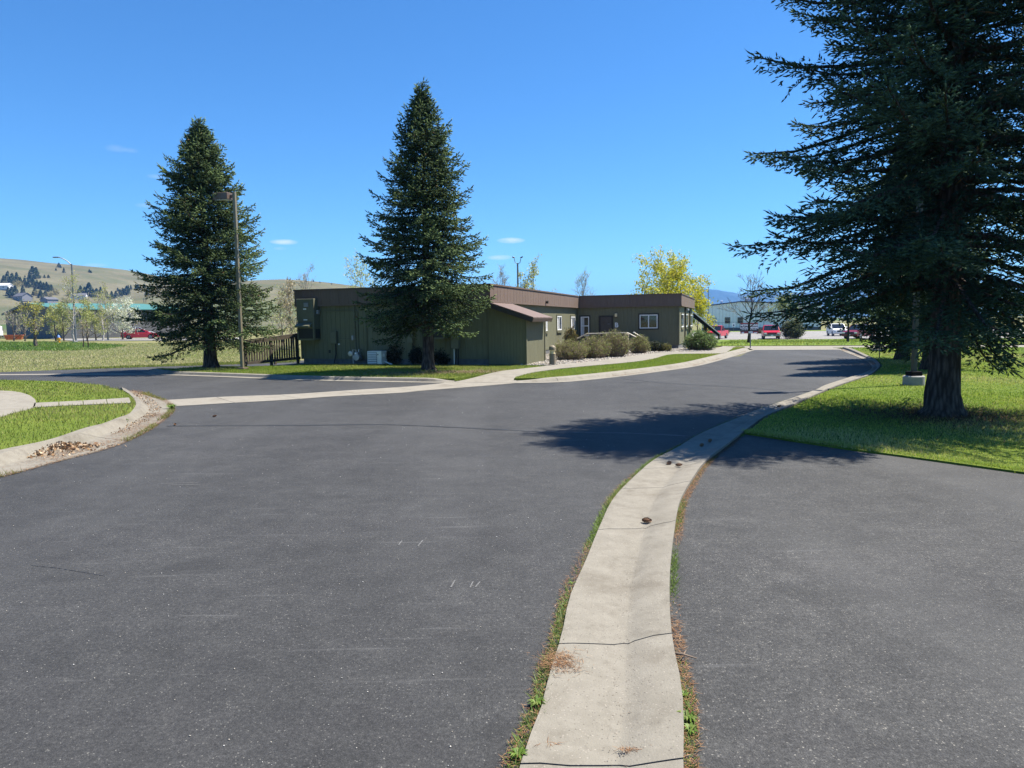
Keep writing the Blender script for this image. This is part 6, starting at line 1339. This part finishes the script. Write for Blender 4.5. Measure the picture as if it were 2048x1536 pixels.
for rail, o0, o1, n, t1, sd in ((gut_l, -.055, .004, 7000, tt[1], 1), (gut_r, .0, .045, 4500, tt[1], 2), (gut_l, -.06, .01, 1800, tt[2], 3)):
    P, t = along(rail, tt[0] - .02, t1, n, o0, o1, rg, 0); m = patchy(P, 3.0, 40 + sd) + rg.normal(0, .12, len(P)) > (.38 if sd != 2 else .55); parts.append(blades(P[m], .004, .008, .034, .006, GRW, 50 + sd, 1.1, False))
def merge(parts):
    V, F, C = [], [], []; k = 0
    for v, f, c in parts: V.append(v); F.append(f + k); C.append(c); k += len(v)
    return np.vstack(V), np.vstack(F), np.vstack(C)
V, F, c = merge(parts); stuff('gutter_weeds', V, F, c, 'grass_blades', 'strip of small green weeds growing along both edges of the gutter', 'weeds')
def rosette(px, py, n, r, h, seed):
    rn = np.random.default_rng(seed); p = g(px, py, .005); V, F = [], []
    for i in range(n):
        a = rn.uniform(0, 6.28); L = r * rn.uniform(.6, 1.1); w = L * .13; d = np.array([np.cos(a), np.sin(a), 0]); s_ = np.array([-d[1], d[0], 0]); z1 = h * rn.uniform(.5, 1.1); k = len(V)
        V += [p, p + d * L * .55 + s_ * w + [0, 0, z1], p + d * L + [0, 0, z1 * .8], p + d * L * .55 - s_ * w + [0, 0, z1]]; F.append((k, k + 1, k + 2, k + 3))
    C = np.array(GRW)[rn.integers(0, 3, n)] * 1.15; return np.array(V), np.array(F), np.repeat(C, 4, 0)
for i, (px, py, n, r_, h_, lab) in enumerate([(1074, 1411, 16, .075, .045, 'leafy weed tuft at the left gutter edge near the needle heap'), (1036, 1515, 18, .07, .04, 'leafy weed tuft at the left gutter edge beside the wide cracked joint'), (1375, 1442, 18, .085, .05, 'largest leafy weed tuft at the right gutter edge'), (1372, 1395, 12, .06, .04, 'small leafy weed tuft at the right gutter edge'), (1144, 1170, 10, .05, .035, 'small leafy weed tuft at the left gutter edge beside the middle slab'), (1380, 1465, 14, .07, .035, 'flat leafy weed tuft beside the largest one'), (342, 818, 22, .16, .12, 'grassy weed clump where the island gutter meets the concrete band'), (237, 848, 26, .2, .13, 'grass clump hanging over the island kerb')]):
    V, F, c = rosette(px, py, int(n * 1.6), r_ * (.62 if i < 6 else 1), h_ * .7, 300 + i); o = bpy.data.objects.new('weed_plant', np_mesh('weed_plant', V, F, M['leaves'], c)); link(o); tag(o, lab, 'weed', 'leafy weeds in the cracks')
def needles_on(P, z, L0, L1, w, cols, seed, tilt=.12):
    rnd = np.random.default_rng(seed); n = len(P); a = rnd.uniform(0, 6.28, n); L = rnd.uniform(L0, L1, n); d = np.stack([np.cos(a), np.sin(a), rnd.normal(0, tilt, n)], 1) * L[:, None]; s = np.stack([-np.sin(a), np.cos(a), 0 * a], 1) * w / 2
    zz = z + rnd.uniform(.001, .012, n); B = np.column_stack([P, zz]); V = np.stack([B - s, B + s, B + d], 1).reshape(-1, 3); V[:, 2] = np.maximum(V[:, 2], z + .001); c = np.array(cols)[rnd.integers(0, len(cols), n)] * rnd.uniform(.7, 1.3, (n, 1)); return V, np.arange(3 * n).reshape(-1, 3), np.repeat(c, 3, 0)
BRN = [(.18, .095, .05), (.23, .13, .07), (.12, .065, .035), (.27, .17, .095)]
parts = []
for rail, o0, o1, n, sd in ((gut_l, -.075, .012, 3000, 11), (gut_r, -.01, .06, 7000, 12)):
    P, t = along(rail, tt[0] - .02, tt[1], n, o0, o1, rg, 0); m = patchy(P, 2.2, 60 + sd) + rg.normal(0, .15, len(P)) > .42; parts.append(needles_on(P[m], .005, .015, .05, .0035, BRN, sd))
hp0 = g(1128, 1325, .016); P = hp0[:2] + [-.02, 0] + rg.normal(0, 1, (650, 2)) * [.045, .06]; parts.append(needles_on(P, .02, .02, .05, .0025, BRN, 13, .12))
for ya, xa, xb in ((1497, 1060, 1366), ):
    q0, q1 = g(xa, ya - 8, .014), g(xb, ya + 10, .014); f = np.r_[rg.uniform(0, .2, 60), rg.uniform(.6, 1, 170)]; P = q0[None, :2] + (q1 - q0)[None, :2] * f[:, None] + rg.normal(0, .006, (230, 2)); parts.append(needles_on(P, .012, .015, .045, .003, BRN, 14))
V, F, c = merge(parts); stuff('needle_litter', V, F, c, 'litter', 'brown spruce needles gathered along the gutter edges', 'needles')
tb_ = g(1884, 829, .05); a = rg.uniform(0, 6.28, 12000); rr = np.abs(rg.normal(0, .9, 12000)) + .2; P = tb_[:2] + np.stack([np.cos(a) * rr, np.sin(a) * rr], 1); P = P[in_poly(P, lawn_right)]
V, F, c = needles_on(P, LZ + .012, .03, .09, .012, [(.10, .065, .04), (.14, .09, .055), (.07, .05, .03)], 15, .5); stuff('needle_litter', V, F, c, 'litter', 'dark needle litter on the ground round the big spruce trunk', 'needles')
tb_ = g(905, 746, .085); P = tb_[:2] + rg.normal(0, 1, (5000, 2)) * [1.1, .35]; P = P[in_poly(P, lawn_c)]; V, F, c = needles_on(P, CZ + .02, .05, .12, .016, [(.22, .17, .11), (.28, .22, .15), (.17, .12, .08)], 16, .4); stuff('needle_litter', V, F, c, 'litter', 'dry tan thatch on the lawn right of the slender spruce trunk', 'needles')
# dirt washed into the flow line
fl = lerp(gut_l, gut_r, .6); P, t = along(fl, tt[0] - .02, tt[2], 1500, -.06, .035, rg, 0); m = patchy(P, 1.6, 81) + rg.normal(0, .2, len(P)) > .68; V, F, c = needles_on(P[m], .0045, .003, .012, .004, [(.09, .07, .05), (.13, .10, .075), (.06, .045, .035)], 82, .02); stuff('gutter_dirt', V, F, c, 'litter', 'dark crumbs of dirt in the flow line of the gutter', 'dirt')
# fallen leaves in the island gutter
parts = []
P = [g(95, 896, .03)[:2], g(130, 893, .03)[:2], g(60, 907, .03)[:2]]; pts = np.vstack([P[0] + rg.normal(0, 1, (420, 2)) * [.3, .2], P[1] + rg.normal(0, 1, (330, 2)) * [.22, .11], P[2] + rg.normal(0, 1, (260, 2)) * [.26, .13]])
hz_ = .022 + .06 * np.exp(-((pts - P[0]) ** 2).sum(1) / .12) * rg.uniform(.3, 1, len(pts)); LF = [(.24, .15, .08), (.34, .24, .15), (.16, .09, .05), (.42, .32, .22), (.11, .065, .04)]
V, F, c = leaf_quads(rg, np.column_stack([pts, hz_]), .052, LF, .01); V[:, 2] = np.maximum(V[:, 2], .016); parts.append((V, F, c))
P, t = along(lerp(rf, ro, .25), .38, .95, 420, -.1, .12, rg, 0); V, F, c = leaf_quads(rg, np.column_stack([P, np.full(len(P), .025)]), .035, LF, .006); V[:, 2] = np.maximum(V[:, 2], .013); parts.append((V, F, c))
V, F, c = merge(parts); stuff('fallen_leaves', V, F, c, 'litter', 'heap of dry brown leaves in the island gutter', 'leaves')
parts = []
P, t = along(lerp(rf, ro, .55), .2, .97, 9000, -.2, .2, rg, 0); m = patchy(P, 2.0, 70) + rg.normal(0, .15, len(P)) > .56; parts.append(needles_on(P[m], .012, .02, .07, .006, BRN, 21))
P, t = along(ro, .2, .97, 5000, -.07, .05, rg, 0); parts.append(needles_on(P, .006, .02, .06, .006, BRN, 22))
for r_, n in ((K[1], 2500), (lerp(gut_l, gut_r, .3)[int(NG * .55):], 2500)):
    P, t = along(r_, .05, .97, n, -.1, .12, rg, 0); m = patchy(P, 1.5, 71) > .52; parts.append(needles_on(P[m], .014, .03, .09, .012, BRN, 23))
V, F, c = merge(parts); stuff('needle_litter', V, F, c, 'litter', 'brown needles and dirt lying in the kerb gutters', 'needles')
P, t = along(ro, .2, .97, 2200, -.07, .04, rg, 0); m = patchy(P, 2.5, 72) > .56; V, F, c = blades(P[m], .006, .02, .08, .008, [(.12, .15, .03), (.2, .19, .06)], 73, .8); stuff('gutter_weeds', V, F, c, 'grass_blades', 'thin yellowish weeds along the island gutter edge', 'weeds')

def stones(P, z, r0, r1, cols, rnd):
    n = len(P); r = rnd.uniform(r0, r1, n); o = np.array([(1, 0, 0), (-1, 0, 0), (0, 1, 0), (0, -1, 0), (0, 0, 1), (0, 0, -1)], float); V = np.column_stack([P, np.full(n, z)])[:, None] + o[None] * r[:, None, None] * rnd.uniform(.55, 1.2, (n, 6, 1)) * np.array([1, 1, .6]); a = rnd.uniform(0, 6.28, n)
    f = np.array([(0, 2, 4), (2, 1, 4), (1, 3, 4), (3, 0, 4), (2, 0, 5), (1, 2, 5), (3, 1, 5), (0, 3, 5)]); F = (np.arange(n)[:, None, None] * 6 + f[None]).reshape(-1, 3); c = np.array(cols)[rnd.integers(0, len(cols), n)] * rnd.uniform(.8, 1.2, (n, 1)); return V.reshape(-1, 3), F, np.repeat(c, 6, 0)
P = scatter(bed, 6000, rg, 30, .6); V, F, c = stones(P, .105, .025, .06, [(.30, .28, .26), (.36, .33, .29), (.2, .19, .17), (.32, .27, .22)], rg); stuff('gravel', V, F, c, 'stones', 'pale river gravel round the shrubs', 'gravel')
d = rg.uniform(2.2, 16, 1500) ; a = rg.uniform(-.75, .75, 1500); P = np.stack([d * np.tan(a), d], 1); ok = ~in_poly(P, [*gut_l, *gut_r[::-1]]) & ~in_poly(P, lawn_right) & ~in_poly(P, isl_poly) & ~in_poly(P, [*ro, *rf[::-1]]); P = P[ok]
V, F, c = stones(P, .003, .002, .0055, [(.5, .47, .42), (.4, .36, .3), (.6, .58, .54)], rg); stuff('grit', V, F, c, 'stones', 'loose pale grit lying on the asphalt', 'grit')

# pine cones and a twig
cone = MB(); nC = 9
for k in range(nC):
    z = k / (nC - 1) * .075; r_ = .019 * math.sin(math.pi * (.12 + .8 * k / (nC - 1))) + .003
    for j in range(7):
        a = j * 2 * math.pi / 7 + k * .45; c_, s_ = math.cos(a), math.sin(a); w = .008
        cone.add([(c_ * r_ * .3, s_ * r_ * .3, z), (c_ * r_ - s_ * w, s_ * r_ + c_ * w, z + .006), (c_ * r_ * 1.25, s_ * r_ * 1.25, z + .012), (c_ * r_ + s_ * w, s_ * r_ - c_ * w, z + .006)], [(0, 1, 2, 3)])
cone.lathe([(.001, -.002), (.012, .02), (.012, .055), (.001, .078)], (0, 0, 0), 7)
cme = cone.mesh('pine_cone', M['cone_brown'])
for i, (px, py, z, sc_, lab) in enumerate([(1291, 1043, .012, 1.0, 'brown spruce cone lying in the sun on the gutter'), (1339, 930, .012, .95, 'left one of two spruce cones in the gutter at the shadow edge'), (1356, 932, .012, .9, 'right one of two spruce cones in the gutter at the shadow edge'), (1404, 893, .012, .9, 'spruce cone in the gutter inside the tree shadow'), (1421, 884, .012, .9, 'farther spruce cone in the gutter inside the tree shadow'), (1557, 814, .02, .9, 'spruce cone on the gutter beyond the tree shadow'), (428, 834, .005, .9, 'lone cone on the asphalt off the concrete band'), (352, 850, .005, .8, 'cone beside the asphalt crack near the island')]):
    p = g(px, py, z); o = bpy.data.objects.new('pine_cone', cme); link(o); o.location = (p[0] - .03, p[1], p[2] + .014); o.rotation_euler = (0, math.pi / 2 - .1, rg.uniform(-.8, .8)); o.scale = (sc_,) * 3; tag(o, lab, 'pine cone', 'spruce cones on the pavement')
p = g(1352, 1308, .03); o = empty('fallen_twig', p, 0, 'short brown twig lying across the right edge of the gutter', 'twig'); MB().tube([(0, 0, .004), (.03, -.03, .012), (.09, -.05, .0)], [.008, .006, .003], 6).build('stem', M['twig_brown'], o); MB().tube([(.03, -.03, .012), (.05, .0, .02)], [.004, .002], 5).build('side_shoot', M['twig_brown'], o)

# ------------------------------------------------------------------ the air
hz = MB().box(-7000, 7000, -3000, 7900, -8, 330).mesh('haze', M['white_vinyl']); hz.materials.clear()
hm = bpy.data.materials.new('haze'); hm.use_nodes = True; hm.node_tree.nodes.clear(); ho = hm.node_tree.nodes.new('ShaderNodeOutputMaterial'); hv = hm.node_tree.nodes.new('ShaderNodeVolumePrincipled')
hv.inputs['Color'].default_value = (.17, .44, 1.0, 1); hv.inputs['Density'].default_value = 1.3e-4; hv.inputs['Anisotropy'].default_value = .1
hm.node_tree.links.new(hv.outputs[0], ho.inputs['Volume']); hz.materials.append(hm)
o = bpy.data.objects.new('haze', hz); link(o); o['kind'] = 'stuff'; o['label'] = 'thin blue air haze over the whole valley'
